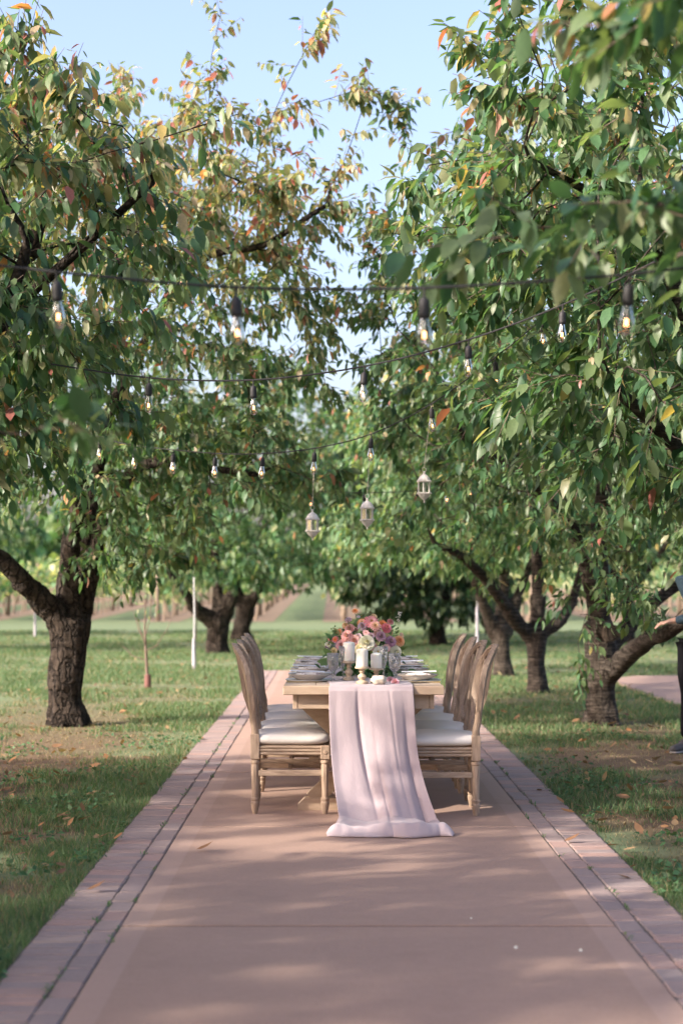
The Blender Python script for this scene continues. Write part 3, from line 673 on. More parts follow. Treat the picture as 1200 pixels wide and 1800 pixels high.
# far left pair
make_tree('dark squat cherry trunk with a low crooked limb, behind the white wrapped stake', at(383, 1150, 31.5),
    [(at(383, 1158, 31.5), .27), (at(383, 1120, 31.5), .25), (at(385, 1085, 31.5), .28)],
    [L_([(375, 1092, 31.5), (345, 1070, 31.3), (328, 1045, 31.0), (300, 1010, 30.8)], .14, .05), L_([(392, 1090, 31.5), (405, 1055, 31.4), (420, 1000, 31.2)], .14, .05), L_([(385, 1085, 31.6), (380, 1000, 31.6), (370, 900, 31.6)], .13, .05)],
    [blob((-2.0, 31.3, 3.7), (2.7, 2.7, 2.2), 600), blob((-2.0, 31.0, 1.9), (2.8, 2.3, .75), 340)], 31, leaves=13000, size=.17, shape=5, autumn=.16, voxel=.045, dark=1.05)  # slightly brighter leaf colour stands in for sunlight here
make_tree('farthest dark leaning cherry trunk of the left row', at(424, 1122, 38.5),
    [(at(424, 1130, 38.5), .27), (at(426, 1095, 38.5), .25), (at(432, 1070, 38.5), .28)],
    [L_([(432, 1078, 38.5), (445, 1050, 38.4), (470, 1015, 38.2)], .15, .05), L_([(428, 1072, 38.5), (415, 1030, 38.5), (410, 960, 38.5)], .14, .05)],
    [blob((-1.6, 38.3, 3.8), (3.0, 2.7, 2.3), 560), blob((-1.2, 38.0, 1.95), (3.0, 2.3, .75), 320)], 32, leaves=14000, size=.19, shape=5, autumn=.12, voxel=.045, dark=1.1)  # leaf colour brightened as painted sun on the far crown
# far right: dark tree skirted to the ground, and one behind
make_tree('dense dark tree with foliage down to the grass behind the bouquet', (2.25, 35.5, 0),
    [((2.25, 35.5, -.1), .22), ((2.25, 35.5, .8), .2)],
    [([(2.25, 35.5, .7), (2.0, 35.3, 1.6), (1.6, 35.1, 2.6)], .12, .05), ([(2.25, 35.5, .7), (2.7, 35.6, 1.6), (3.0, 35.8, 2.6)], .12, .05)],
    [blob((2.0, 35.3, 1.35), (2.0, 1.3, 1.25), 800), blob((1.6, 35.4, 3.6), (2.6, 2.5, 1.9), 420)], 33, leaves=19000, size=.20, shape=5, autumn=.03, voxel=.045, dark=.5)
for lab, b, sd, au in (('round cherry crown over the far lawn, left of the dark forking trunk', (-8.2, 33, 0), 41, .1), ('pale green tree crown at the far left edge of the lawn', (-10.2, 42, 0), 42, .2),
                       ('cherry tree beyond the side path at the right edge', (8.0, 29.5, 0), 43, .2), ('cherry tree far behind the person on the right', (6.6, 37, 0), 44, .3), ('distant cherry tree straight behind the hanging lanterns', (2.6, 42, 0), 45, .4)):
    x, y, _ = b
    make_tree(lab, b, [((x, y, -.1), .2), ((x, y, .6), .18), ((x, y, 1.2), .2)],
        [([(x, y, 1.1), (x - .6, y, 1.9), (x - 1.2, y, 2.8)], .1, .04), ([(x, y, 1.1), (x + .6, y - .3, 1.9), (x + 1.2, y - .5, 2.8)], .1, .04), ([(x, y, 1.1), (x, y + .2, 2.2), (x + .1, y + .3, 3.4)], .1, .04)],
        [blob((x, y, 3.4), (2.6, 2.5, 2.0), 420), blob((x, y, 2.0), (2.2, 2.2, .6), 160)], sd, leaves=6500, size=.19, shape=5, autumn=au, voxel=.05, group='cherry trees away from the path')

# ------------------------------------------------------------------ saplings and stakes
b = at(260, 1208, 21.4); b.z = -.02
sap = empty('sapling', b, 0, 'leafless young tree with thin branches and a reddish trunk guard', 'sapling')
MB().tube([(0, 0, 0), (-.02, 0, .4), (-.04, .01, .75), (-.03, 0, 1.15)], [.022, .019, .013, .005], 8).build('trunk', 'twig', sap)
MB().lathe([(.043, 0), (.046, .08), (.041, .17), (.036, .175)], 12).build('trunk_guard', 'red_guard', sap)
for pts in ([(-.02, 0, .36), (-.2, 0, .42), (-.33, .05, .55)], [(-.03, 0, .48), (.12, -.02, .55), (.26, 0, .78), (.31, 0, .9)], [(-.035, 0, .6), (-.12, .03, .75), (-.19, .05, 1.0)], [(-.035, 0, .66), (.03, 0, .9), (.05, .02, 1.2)], [(-.03, .0, .55), (-.08, -.1, .75), (-.12, -.15, .92)]):
    MB().tube(pts, [.008, .006, .004, .002][:len(pts)], 5).build('branch', 'twig', sap)
k = 26; q = rng
P = np.stack([q.uniform(-.25, .2, k), q.uniform(-.1, .1, k), q.uniform(.85, 1.25, k)], 1)
me = leaf_cloud('foliage', P, q.normal(0, 1, (k, 3)) + [0, 0, -.6], q.normal(0, 1, (k, 3)) + [0, 0, 1], q.uniform(.05, .08, k), PAL[q.integers(1, 4, k)], .2)
link('foliage', me, 'leaf', sap)['kind'] = 'stuff'
def staked(px, py, d, top, wrap, label, leaves=0):
    b = at(px, py, d); b.z = -.02
    s = empty('staked_sapling', b, 0, label, 'sapling')
    MB().tube([(0, 0, 0), (.01, 0, top * .6), (0, 0, top)], [.016, .015, .012], 8).build('stake', 'stake_metal', s)
    MB().lathe([(.030, 0), (.031, wrap * .3), (.027, wrap * .7), (.025, wrap), (.015, wrap + .01)], 12, mod=lambda i, k: 1 + .04 * math.sin(i * 2 + k)).build('trunk_guard', 'white_guard', s)
    MB().tube([(.03, 0, wrap), (.05, .02, wrap + .35), (.04, .0, wrap + .8)], [.01, .007, .003], 5).build('stem', 'twig', s)
staked(341, 1173, 26.2, 1.45, .47, 'tall thin stake with white wrapped foot on the lawn left of the chairs')
staked(838, 1150, 31.0, 1.25, .9, 'white wrapped stake rising behind the right hand chair backs')
staked(62, 1117, 41.5, .75, .6, 'short white wrapped sapling far away at the left')

# ------------------------------------------------------------------ vineyard beyond the meadow
y0v = 56.0; SL = .012
vg = MB().add([(-120, y0v - 1.2, -.012), (120, y0v - 1.2, -.012), (120, 240, -.012 + SL * (240 - y0v)), (-120, 240, -.012 + SL * (240 - y0v))], [(0, 1, 2, 3)])
tag(vg.build('vineyard_ground', 'lawn', smooth=False), kind='structure')
for k in range(-7, 6):
    x = .40 + 3.15 * k
    st = MB().add([(x - .75, y0v - .5, .005), (x + .75, y0v - .5, .005), (x + .75, 150, .005 + SL * (150 - y0v)), (x - .75, 150, .005 + SL * (150 - y0v))], [(0, 1, 2, 3)])
    tag(st.build('soil_strip', 'soil', smooth=False), kind='structure')
    name = {0: 'row in line with the middle of the path', -1: 'row just left of the bouquet', 1: 'row just right of the bouquet'}.get(k)
    lab = ('trellised vine ' + name) if name else 'trellised vine row, number %s to the %s of the row behind the bouquet' % ({2: 'two', 3: 'three', 4: 'four', 5: 'five', 6: 'six', 7: 'seven'}[abs(k)], 'left' if k < 0 else 'right')
    row = empty('vine_row', (x, y0v, -.02), 0, lab, 'vine row', 'vineyard rows beyond the meadow'); row.rotation_euler = (math.atan(SL), 0, 0)
    pmesh = MB().lathe([(.075, 0), (.07, 1.0), (.068, 1.95), (.05, 1.98)], 8).mesh('post')
    for j in range(9):
        o = link('post', pmesh, 'post_wood', row); o.location = (random.gauss(0, .04), j * 6.0, 0); o.rotation_euler = (random.gauss(0, .03), random.gauss(0, .02), random.uniform(0, 6))
    tm = MB()
    for j in range(46):
        yy = .9 + j * 1.25; dx = random.gauss(0, .05)
        tm.tube([(dx, yy, 0), (dx + random.gauss(0, .05), yy, .45), (dx + random.gauss(0, .05), yy, .95)], [.05, .04, .045], 5)
    o = tm.build('vine_stems', 'post_wood', row); o['kind'] = 'stuff'
    nl = 3400; P = np.stack([rng.normal(0, .22, nl), 56 * rng.uniform(0, 1, nl) ** 1.5, np.clip(rng.normal(1.45, .30, nl), .75, 2.1)], 1)
    me = leaf_cloud('foliage', P, rng.normal(0, 1, (nl, 3)) + [0, 0, -.5], rng.normal(0, 1, (nl, 3)) + [0, -.3, .5], rng.uniform(.16, .30, nl), PAL[rng.choice([1, 2, 3], nl)] * 1.35, .15, 5, 1.8)
    link('foliage', me, 'leaf', row)['kind'] = 'stuff'
# wooded skyline far behind the vineyard
nl = 26000; X = rng.uniform(-95, 95, nl); top = 8 + 2.2 * np.sin(X * .21) + 1.6 * np.sin(X * .53 + 1) + 1.0 * np.sin(X * 1.3)
P = np.stack([X, 165 + rng.uniform(-5, 6, nl), top * rng.uniform(.02, 1, nl) ** .7], 1)
me = leaf_cloud('distant_wood', P, rng.normal(0, 1, (nl, 3)), rng.normal(0, 1, (nl, 3)) + [0, -.5, .6], rng.uniform(.8, 1.7, nl), PAL[rng.choice([0, 1, 2], nl)] * 1.3, .15, 5, 1.7)
tag(link('distant_wood', me, 'leaf'), 'line of distant green woodland behind the vineyard', 'woodland', kind='stuff')

# ------------------------------------------------------------------ table
TX0, TX1, TY0, TY1, TZ = -.283, .635, 9.46, 12.62, .762
tc = (TX0 + TX1) / 2
tbl = empty('dining_table', (tc, TY0, 0), 0, 'long pale wooden trestle table set for eight on the path', 'table')
hwid = (TX1 - TX0) / 2; nb = 5; pw = 2 * hwid / nb
for k in range(nb):
    x0 = -hwid + k * pw
    MB().box(x0 + .0012, x0 + pw - .0012, .1215, TY1 - TY0 - .1215, TZ - .05, TZ + random.uniform(-.0012, .0012), .004).build('plank', 'table_wood', tbl, smooth=False)
aw = hwid - .052
for y0 in (0, TY1 - TY0 - .12):
    MB().box(-hwid - .003, hwid + .003, y0, y0 + .12, TZ - .0505, TZ + .0004, .004).build('end_board', 'trestle_wood', tbl, smooth=False)
for y0, y1 in ((.055, .08), (TY1 - TY0 - .08, TY1 - TY0 - .055)):
    MB().box(-aw + .028, aw - .028, y0, y1, TZ - .134, TZ - .052, .002).build('apron', 'trestle_wood', tbl, smooth=False)
for x in (-aw, aw - .026):
    MB().box(x, x + .026, .052, TY1 - TY0 - .052, TZ - .134, TZ - .052, .002).build('apron', 'trestle_wood', tbl, smooth=False)
for yy in (.42, TY1 - TY0 - .42):
    tr_ = MB().box(-.385, .385, yy - .045, yy + .045, TZ - .118, TZ - .053, .004); tr_.build('cross_bar', 'trestle_wood', tbl, smooth=False)
    ft = MB(); prof = [(-.385, .0), (.385, 0), (.385, .03), (.345, .07), (-.345, .07), (-.385, .03)]
    ft.add([(x, yy - .05, z) for x, z in prof] + [(x, yy + .05, z) for x, z in prof], [tuple(range(6)), tuple(range(11, 5, -1))] + [(i, 6 + i, 6 + (i + 1) % 6, (i + 1) % 6) for i in range(6)])
    ft.build('foot', 'trestle_wood', tbl, smooth=False)
    for s in (-1, 1):
        a = Vector((s * .33, yy + s * .012, TZ - .118)); b_ = Vector((-s * .285, yy + s * .012, .068))
        d = (b_ - a); ln = d.length; M = Matrix.Translation((a + b_) / 2) @ Matrix.Rotation(-math.atan2(d.z, d.x), 4, 'Y')
        MB().box(-ln / 2 - .02, ln / 2 + .02, -.033 + s * .012, .033 + s * .012, -.05, .05, .003, M).build('brace', 'trestle_wood', tbl, smooth=False)
MB().box(-.045, .045, .49, TY1 - TY0 - .49, .33, .42, .004).build('stretcher', 'trestle_wood', tbl, smooth=False)

# ------------------------------------------------------------------ chairs (seat faces +X)
def make_chair():
    ch = empty('dining_chair', (0, 0, 0), 0, 'x', 'chair', 'oval back chairs around the table')
    flute = lambda i, k: 1.0 if i % 2 == 0 else .90
    prof = [(.0135, 0), (.017, .012), (.024, .05), (.0255, .06), (.0255, .068), (.0215, .074), (.0245, .08), (.0245, .092), (.0185, .097), (.0195, .12), (.0235, .285), (.0215, .292), (.0265, .300), (.0265, .310), (.020, .314), (.020, .322)]
    leg = MB().lathe(prof, 20, mod=lambda i, k: flute(i, k) if 9 <= k <= 10 else 1).mesh('leg')
    try: leg.set_sharp_from_angle(angle=R(30))
    except Exception: pass
    for x, y, zt in ((.205, .205, .402), (.205, -.205, .402), (-.205, .19, .468), (-.205, -.19, .468)):
        o = link('leg', leg, 'chair_wood', ch); o.location = (x, y, 0)
        MB().box(x - .026, x + .026, y - .026, y + .026, .321, zt, .003).build('leg_block', 'chair_wood', ch, smooth=False)
        if x > 0:
            M = Matrix.Translation((x, y - math.copysign(.026, y) * -1, .362))
            r_ = MB()
            for q in range(3): r_.lathe([(.014 - q * .005, 0), (.012 - q * .005, .003 + q * .001)], 12, M=Matrix.Translation((x, y + math.copysign(.026, y), .362)) @ Matrix.Rotation(math.copysign(R(90), -y), 4, 'X'))
            r_.build('rosette', 'chair_wood', ch)
    def rail(p, q):                                         # reeded seat rail between two points
        p, q = Vector(p), Vector(q); d = q - p; ln = d.length; a = math.atan2(d.y, d.x)
        M = Matrix.Translation(p) @ Matrix.Rotation(a, 4, 'Z'); mb = MB()
        mb.box(0, ln, -.010, .010, .345, .401, .001, M)
        for k in range(3):
            z = .354 + k * .0185; mb.tube([M @ Vector((.0, -.0095, z)), M @ Vector((ln, -.0095, z))], .0085, 8, False)
        return mb.build('seat_rail', 'chair_rail_wood', ch)
    rail((-.18, -.193, 0), (.18, -.208, 0)); rail((.18, .208, 0), (-.18, .193, 0)); rail((.208, -.18, 0), (.208, .18, 0)); rail((-.205, .165, 0), (-.205, -.165, 0))
    for s in (-1, 1):
        MB().box(-.185, .186, s * .197 - .010, s * .197 + .010, .222, .256, .003).build('stretcher', 'chair_rail_wood', ch, smooth=False)
    MB().box(-.012, .012, -.186, .186, .228, .252, .003).build('stretcher', 'chair_rail_wood', ch, smooth=False)
    # cushion
    cu = MB(); nu, nv = 44, 12; vs = []
    for j in range(nv + 1):
        ph = -math.pi / 2 + math.pi * j / nv
        for i in range(nu):
            th = 2 * math.pi * i / nu; e = .34
            cx, sx = math.cos(th), math.sin(th)
            cph = math.copysign(abs(math.cos(ph)) ** .55, math.cos(ph)) if abs(math.cos(ph)) > 1e-6 else 0
            x = .232 * math.copysign(abs(cx) ** e, cx) * cph; y = (.222 + .012 * (cx > 0)) * math.copysign(abs(sx) ** e, sx) * cph
            sp_ = math.sin(ph); z = .434 + .036 * math.copysign(abs(sp_) ** .7, sp_)
            if z > .44: z += .012 * (1 - (x / .24) ** 2) * (1 - (y / .24) ** 2)
            wv = mnoise.noise(Vector((x * 16, y * 16, z * 9))) * .005
            vs.append((x + wv, y + wv, z + wv * .7))
    fs = [(j * nu + i, j * nu + (i + 1) % nu, (j + 1) * nu + (i + 1) % nu, (j + 1) * nu + i) for j in range(nv) for i in range(nu)]
    cu.add(vs, fs).build('seat_cushion', 'cushion_linen', ch, sharp=0)
    # back: reclined, dished oval frame with slats
    def bx(y, z):
        u = max(0, (z - .46) / .52); return -.203 - .015 * u - .058 * u ** 1.7 - .055 * (1 - min(1, (y / .235) ** 2)) * min(1, u * 2.2)
    zc, hz, hy = .735, .238, .232
    ring = []
    for i in range(48):
        a = 2 * math.pi * i / 48; cs, sn = math.cos(a), math.sin(a)
        y = hy * math.copysign(abs(cs) ** .78, cs); z = zc + hz * math.copysign(abs(sn) ** .86, sn)
        ring.append((y, z, a))
    cs_ = [(-.021, -.016), (-.021, .010), (-.016, .016), (-.008, .012), (-.003, .019), (.003, .019), (.008, .012), (.016, .016), (.021, .010), (.021, -.016)]
    vs = []; fs = []; m_ = len(cs_)
    for i, (y, z, a) in enumerate(ring):
        y2, z2, _ = ring[(i + 1) % 48]; y1, z1, _ = ring[i - 1]; ty, tz = y2 - y1, z2 - z1; l = math.hypot(ty, tz); ny, nz = tz / l, -ty / l
        for (w_, dpt) in cs_:
            Y = y + ny * w_; Z = z + nz * w_; vs.append((bx(Y, Z) + dpt, Y, Z))
    for i in range(48):
        for k in range(m_):
            fs.append((i * m_ + k, ((i + 1) % 48) * m_ + k, ((i + 1) % 48) * m_ + (k + 1) % m_, i * m_ + (k + 1) % m_))
    MB().add(vs, fs).build('back_frame', 'chair_wood', ch)
    for s in (-1, 1):
        sp_ = [(-.205, s * .19, .45), (-.205, s * .192, .50), (bx(.2, .56) - .002, s * .204, .56), (bx(.222, .62), s * .220, .63)]
        MB().tube(sp_, [.024, .022, .021, .017], 10).build('stile', 'chair_wood', ch)
    for k in range(-3, 4):
        y = k * .054; zz = hz * math.sqrt(max(0, 1 - (y / hy) ** 2)) - .008
        pts = [(bx(y, zc + zz * u), y, zc + zz * u) for u in np.linspace(-1, 1, 9)]
        mb = MB(); v2 = []; f2 = []
        for p in pts:
            x, yy, z = p; v2 += [(x - .007, yy - .013, z), (x + .007, yy - .013, z), (x + .010, yy, z), (x + .007, yy + .013, z), (x - .007, yy + .013, z)]
        for i in range(8):
            for q in range(5): f2.append((i * 5 + q, i * 5 + (q + 1) % 5, i * 5 + 5 + (q + 1) % 5, i * 5 + 5 + q))
        mb.add(v2, f2).build('back_slat', 'chair_wood', ch)
    return ch
ORD = ['nearest', 'second', 'third', 'farthest']
ch0 = make_chair(); first = True
spotsL = [(-.255, 9.88, .02), (-.262, 10.50, -.03), (-.27, 11.14, .015), (-.285, 11.80, .04)]
spotsR = [(.628, 9.78, -.02), (.622, 10.42, .03), (.615, 11.06, -.02), (.60, 11.72, -.05)]
for side, spots, rz in (('left', spotsL, 0), ('right', spotsR, math.pi)):
    for k, (x, y, da) in enumerate(spots):
        lab = f'{ORD[k]} weathered wood chair with white cushion on the {side} side of the table'
        if first: ch0.location = (x, y, 0); ch0.rotation_euler = (0, 0, rz + da); ch0['label'] = lab; first = False
        else: dup(ch0, (x, y, 0), rz + da, lab)

# ------------------------------------------------------------------ table runner
NU, S_top, S_hang, S_pool = 130, 60, 90, 70
vs = []; rows_ = S_top + S_hang + S_pool
def fold(u, t):
    w_ = u + .03 * math.sin(5 * u + 2.0) + .02 * math.sin(3 * t + 4 * u)
    sub = .35 + .65 * mnoise.noise(Vector((u * 3, t * 2.2, 8)))
    f = .50 * math.sin(2 * math.pi * (1.7 * w_ + .10) + .9 * t) + .16 * math.sin(2 * math.pi * (3.9 * w_ + .35) - 1.3 * t) + .12 * sub * math.sin(2 * math.pi * (7.7 * w_ + .7) + 2.2 * t)
    for c, wd, am, dr in ((.345, .022, .75, .03), (.50, .018, .45, -.02), (.70, .02, .42, .035), (.86, .022, .5, .05), (.13, .03, .22, -.01)):
        f -= am * (.55 + .45 * math.sin(3.3 * t + c * 20)) * math.exp(-((w_ - c - dr * t) / wd) ** 2)
    return f + .25 * mnoise.noise(Vector((u * 6, t * 3.5, 2)))
ZT = TZ + .004
for r_i in range(rows_ + 1):
    for i in range(NU + 1):
        u = i / NU
        if r_i <= S_top:
            t_ = r_i / S_top; y = 12.45 + (TY0 - .004 - 12.45) * t_; xl, xr = -.03 + .02 * math.sin(t_ * 7), .462 + .015 * math.sin(t_ * 5 + 1)
            x = xl + (xr - xl) * u; z = ZT + .003 + .003 * mnoise.noise(Vector((x * 14, y * 5, 0))) + .0035 * max(0, fold(u, 0)) * max(0, (t_ - .9) * 10) ** 2
            if r_i == S_top: z = ZT - .001
        elif r_i <= S_top + S_hang:
            t_ = (r_i - S_top) / S_hang
            xl = -.023 + .055 * t_ - .02 * math.sin(t_ * 3) ; xr = .458 + .045 * t_ + .085 * max(0, t_ - .45) ** 1.7 * 2.4
            uu = u + .010 * fold(u, t_) * min(1, t_ * 3)
            x = xl + (xr - xl) * uu; am = .003 + .026 * min(1, t_ * 1.3) ** .8
            z = ZT - .003 - (ZT - .045) * t_ + (.020 * fold(u, 1.0) + .018 * mnoise.noise(Vector((u * 5, 6, 2)))) * t_ ** 5
            y = TY0 - .010 - .006 - am * .8 - .24 * t_ ** 3 - am * fold(u, t_) - .010 * mnoise.noise(Vector((x * 6, 3, z * 5))) * t_
            if t_ < .03: y = TY0 - .009 - (am * (fold(u, t_) + 1.0) * t_ / .03)
        else:
            t_ = (r_i - S_top - S_hang) / S_pool
            f = fold(u, 1.0)
            xl = .029 - .065 * math.sin(min(1, t_ * 1.4) * 1.4); xr = .577 + .060 * math.sin(min(1, t_ * 1.2) * 1.5)
            x = xl + (xr - xl) * (u + .010 * f * (1 - t_)) + .02 * mnoise.noise(Vector((u * 7, t_ * 4, 5)))
            amp = 1 - .6 * t_
            y = TY0 - .016 - .0235 - .24 - .029 * f * amp - .38 * t_ ** .85 + .045 * mnoise.noise(Vector((u * 5 + 3, t_ * 2, 9))) * t_ - .05 * math.sin(u * 3.1) * t_
            w1 = mnoise.noise(Vector((x * 7 + y * 3, y * 7, 2))); w2 = mnoise.noise(Vector((x * 16 + 4, y * 9, 7)))
            bl = min(1, t_ * 4); z = .042 - .008 * min(1, t_ * 3) + bl * (.022 * w1 + .012 * w2) + (.020 * f + .018 * mnoise.noise(Vector((u * 5, 6, 2)))) * (1 - .6 * t_)
            rl = .78 + .10 * mnoise.noise(Vector((u * 4, 3, 1)))
            z += .034 * math.exp(-((t_ - rl) / .13) ** 2) * (.9 + .6 * mnoise.noise(Vector((u * 5, 1, 1)))) - .012 * math.exp(-((t_ - .42) / .10) ** 2)
            z = max(z, .012)
            if t_ > .86: z *= max(0.05, math.sqrt(max(0, 1 - ((t_ - .86) / .14) ** 2)))
            edge = min(1, min(u, 1 - u) * 14); edge = 1 - (1 - edge) ** 2; z = z * (1 - bl * .8 * (1 - edge))
            z = max(z, .004)
        vs.append((x, y, z))
W_ = NU + 1
fs = [(r_i * W_ + i, r_i * W_ + i + 1, (r_i + 1) * W_ + i + 1, (r_i + 1) * W_ + i) for r_i in range(rows_) for i in range(NU)]
ro = MB().add(vs, fs).build('table_runner', 'runner_cloth', sharp=0)
tag(ro, 'long pale mauve gauze runner draped off the table end and pooling on the path', 'table runner')
sm_ = ro.modifiers.new('thickness', 'SOLIDIFY'); sm_.thickness = .0018

# ------------------------------------------------------------------ place settings
def ring_mesh(prof, n=40, name='m', mod=None): return MB().lathe(prof, n, mod=mod, caps=True).mesh(name)
charger_m = ring_mesh([(.09, 0), (.135, .002), (.146, .006), (.146, .009), (.132, .006), (.09, .005), (.01, .005)], 48, 'charger')
plate_m = ring_mesh([(.06, 0), (.075, .0), (.085, .006), (.112, .022), (.126, .030), (.127, .034), (.122, .034), (.108, .026), (.08, .012), (.01, .010)], 48, 'plate')
for a_ in (charger_m, plate_m):
    try: a_.set_sharp_from_angle(angle=R(60))
    except Exception: pass
def napkin_mesh():
    mb = MB(); nu, nv = 16, 10; top = []
    for j in range(nv + 1):
        for i in range(nu + 1):
            x = -.075 + .15 * i / nu; y = -.05 + .10 * j / nv
            e = 1 - max(abs(i / nu * 2 - 1), abs(j / nv * 2 - 1)) ** 6
            top.append((x, y + .004 * math.sin(i), .004 + .011 * e + .003 * math.sin(x * 60 + j * .7)))
    n = len(top); fs = [(j * (nu + 1) + i, j * (nu + 1) + i + 1, (j + 1) * (nu + 1) + i + 1, (j + 1) * (nu + 1) + i) for j in range(nv) for i in range(nu)]
    mb.add(top, fs); mb.add([(x, y, 0) for x, y, z in top], [tuple(reversed(q)) for q in fs])
    rim = [i for i in range(nu + 1)] + [j * (nu + 1) + nu for j in range(1, nv + 1)] + [nv * (nu + 1) + i for i in range(nu - 1, -1, -1)] + [j * (nu + 1) for j in range(nv - 1, 0, -1)]
    for a, b in zip(rim, rim[1:] + rim[:1]): mb.f.append((a, n + a, n + b, b))
    return mb.mesh('napkin')
nap_m = napkin_mesh()
card_m = MB().box(-.105, .105, -.055, .055, 0, .0022).mesh('menu_card', False)
def knife_mesh():
    mb = MB(); mb.box(-.10, .0, -.006, .006, 0, .005, .0015); mb.add([(0, -.008, .001), (.09, -.009, .001), (.112, .004, .001), (0, .007, .001), (0, -.008, .003), (.09, -.009, .003), (.112, .004, .003), (0, .007, .003)], [(3, 2, 1, 0), (4, 5, 6, 7), (0, 1, 5, 4), (1, 2, 6, 5), (2, 3, 7, 6), (3, 0, 4, 7)]); return mb.mesh('knife', False)
def fork_mesh():
    mb = MB(); mb.tube([(-.10, 0, .003), (0, 0, .005), (.04, 0, .004)], [.005, .003, .004], 6); mb.box(.036, .062, -.012, .012, .002, .005, .001)
    for k in range(4): y = -.0095 + k * .0063; mb.tube([(.06, y, .0035), (.085, y, .006), (.105, y, .004)], [.002, .0018, .001], 5)
    return mb.mesh('fork', False)
kn_m, fk_m = knife_mesh(), fork_mesh()
def thing_mesh(name, me, m, loc, rot, label, cat, group):
    o = link(name, me, m); o.location = loc; o.rotation_euler = rot; return tag(o, label, cat, group)
ys_ = [9.95, 10.62, 11.26, 11.92]
WORD = {'left': 'left', 'right': 'right'}
gl_spec = []
for side, xc, sg in (('left', -.135, 1), ('right', .497, -1)):
    for k, y in enumerate(ys_):
        who = f'{ORD[k]} place on the table\'s {side} side'
        x = xc + random.gauss(0, .006); yy = y + random.gauss(0, .012)
        thing_mesh('charger', charger_m, 'china_white', (x, yy, TZ + .003), (0, 0, 0), f'flat white charger at the {who}', 'charger', 'chargers on the table')
        thing_mesh('dinner_plate', plate_m, 'china_cream', (x, yy, TZ + .0095), (0, 0, random.random()), f'cream rimmed plate at the {who}', 'plate', 'plates on the table')
        thing_mesh('napkin', nap_m, 'napkin_print', (x - sg * .005, yy, TZ + .040), (0, 0, random.gauss(0, .06)), f'folded printed napkin on the plate at the {who}', 'napkin', 'napkins on the plates')
        thing_mesh('menu_card', card_m, 'paper', (x - sg * .012, yy + .015, TZ + .0575), (random.gauss(0, .015), sg * random.uniform(.0, .06), random.gauss(0, .10)), f'white menu card lying on the napkin at the {who}', 'card', 'menu cards')
        rz = 0 if sg > 0 else math.pi
        thing_mesh('knife', kn_m, 'gold_metal', (x - sg * .03, yy - sg * .172, TZ + .003), (0, 0, rz + random.gauss(0, .05)), f'gold knife beside the charger at the {who}', 'knife', 'gold cutlery')
        thing_mesh('fork', fk_m, 'gold_metal', (x - sg * .03, yy + sg * .172, TZ + .003), (0, 0, rz + random.gauss(0, .05)), f'gold fork beside the charger at the {who}', 'fork', 'gold cutlery')
        gl_spec.append((xc + sg * .135, yy - .20 + .02 * sg, 'goblet', who)); gl_spec.append((xc + sg * .195, yy - .08, 'flute', who))

def wine_glass(kind):
    if kind == 'goblet':
        outer = [(.034, .0), (.034, .003), (.012, .008), (.0055, .018), (.005, .040), (.009, .047), (.006, .054), (.016, .062), (.030, .082), (.0355, .110), (.036, .168)]
        inner = [(.034, .168), (.0335, .110), (.028, .086), (.014, .069), (.002, .066)]
    else:
        outer = [(.031, .0), (.031, .003), (.010, .008), (.0045, .02), (.0042, .065), (.008, .072), (.012, .085), (.021, .12), (.025, .16), (.0265, .205)]
        inner = [(.0248, .205), (.0235, .16), (.0195, .122), (.010, .090), (.002, .084)]
    return MB().lathe(outer + inner, 24, mod=lambda i, k: (1.0 if i % 2 else .955) if (7 <= k <= len(outer) - 2) else 1.0).mesh('glass')
gm_, fm_ = wine_glass('goblet'), wine_glass('flute')
for x, y, kd, who in gl_spec:
    o = link('wine_glass' if kd == 'goblet' else 'champagne_flute', gm_ if kd == 'goblet' else fm_, 'crystal'); o.location = (x, y, TZ + .0085 if -.03 < x < .46 else TZ + .0015); o.rotation_euler = (0, 0, random.random() * 6)
    tag(o, ('cut crystal goblet' if kd == 'goblet' else 'slender crystal flute') + f' beside the plate at the {who}', 'glass', 'crystal glasses on the table')

# ------------------------------------------------------------------ candles
def candle(px, pyb, d, hold, ch_, rad, lab):
    p = at(px, pyb, d); z0 = TZ + .008
    st_ = empty('candlestick', (p.x, d, z0), 0, f'turned pale wooden candlestick {lab}', 'candlestick', 'turned candlesticks')
    s = hold / .105
    MB().lathe([(.034, 0), (.036, .006), (.034, .014), (.020, .020)], 24).build('base', 'turned_wood', st_)
    MB().lathe([(.020, .018), (.014, .024 * s), (.023, .036 * s), (.026, .044 * s), (.022, .053 * s), (.012, .060 * s), (.011, .066 * s), (.018, .074 * s), (.013, .080 * s), (.016, .086 * s), (.028, .093 * s)], 20).build('stem', 'turned_wood', st_)
    MB().lathe([(.024, .0915 * s), (.041, .094 * s), (.042, .099 * s), (.040, hold), (.01, hold)], 28).build('dish', 'turned_wood', st_)
    c = empty('pillar_candle', (p.x, d, z0 + hold + .0005), 0, f'white pillar candle on the candlestick {lab}', 'candle', 'pillar candles')
    MB().lathe([(rad * .97, 0), (rad, .003), (rad, ch_ - .006), (rad * .95, ch_ - .001), (rad * .7, ch_ + .003), (rad * .2, ch_ + .007), (.001, ch_ + .007)], 32).build('wax', 'candle_wax', c)
    MB().tube([(0, 0, ch_ + .004), (.001, 0, ch_ + .011), (.003, 0, ch_ + .016)], .0012, 6).build('wick', 'white_rope', c)
candle(636, 1200, 9.56, .100, .098, .0345, 'in the middle of the front three')
candle(661, 1200, 9.62, .088, .082, .0325, 'on the right of the front three')
candle(613, 1198, 9.88, .118, .108, .036, 'on the left of the front three, behind a goblet')
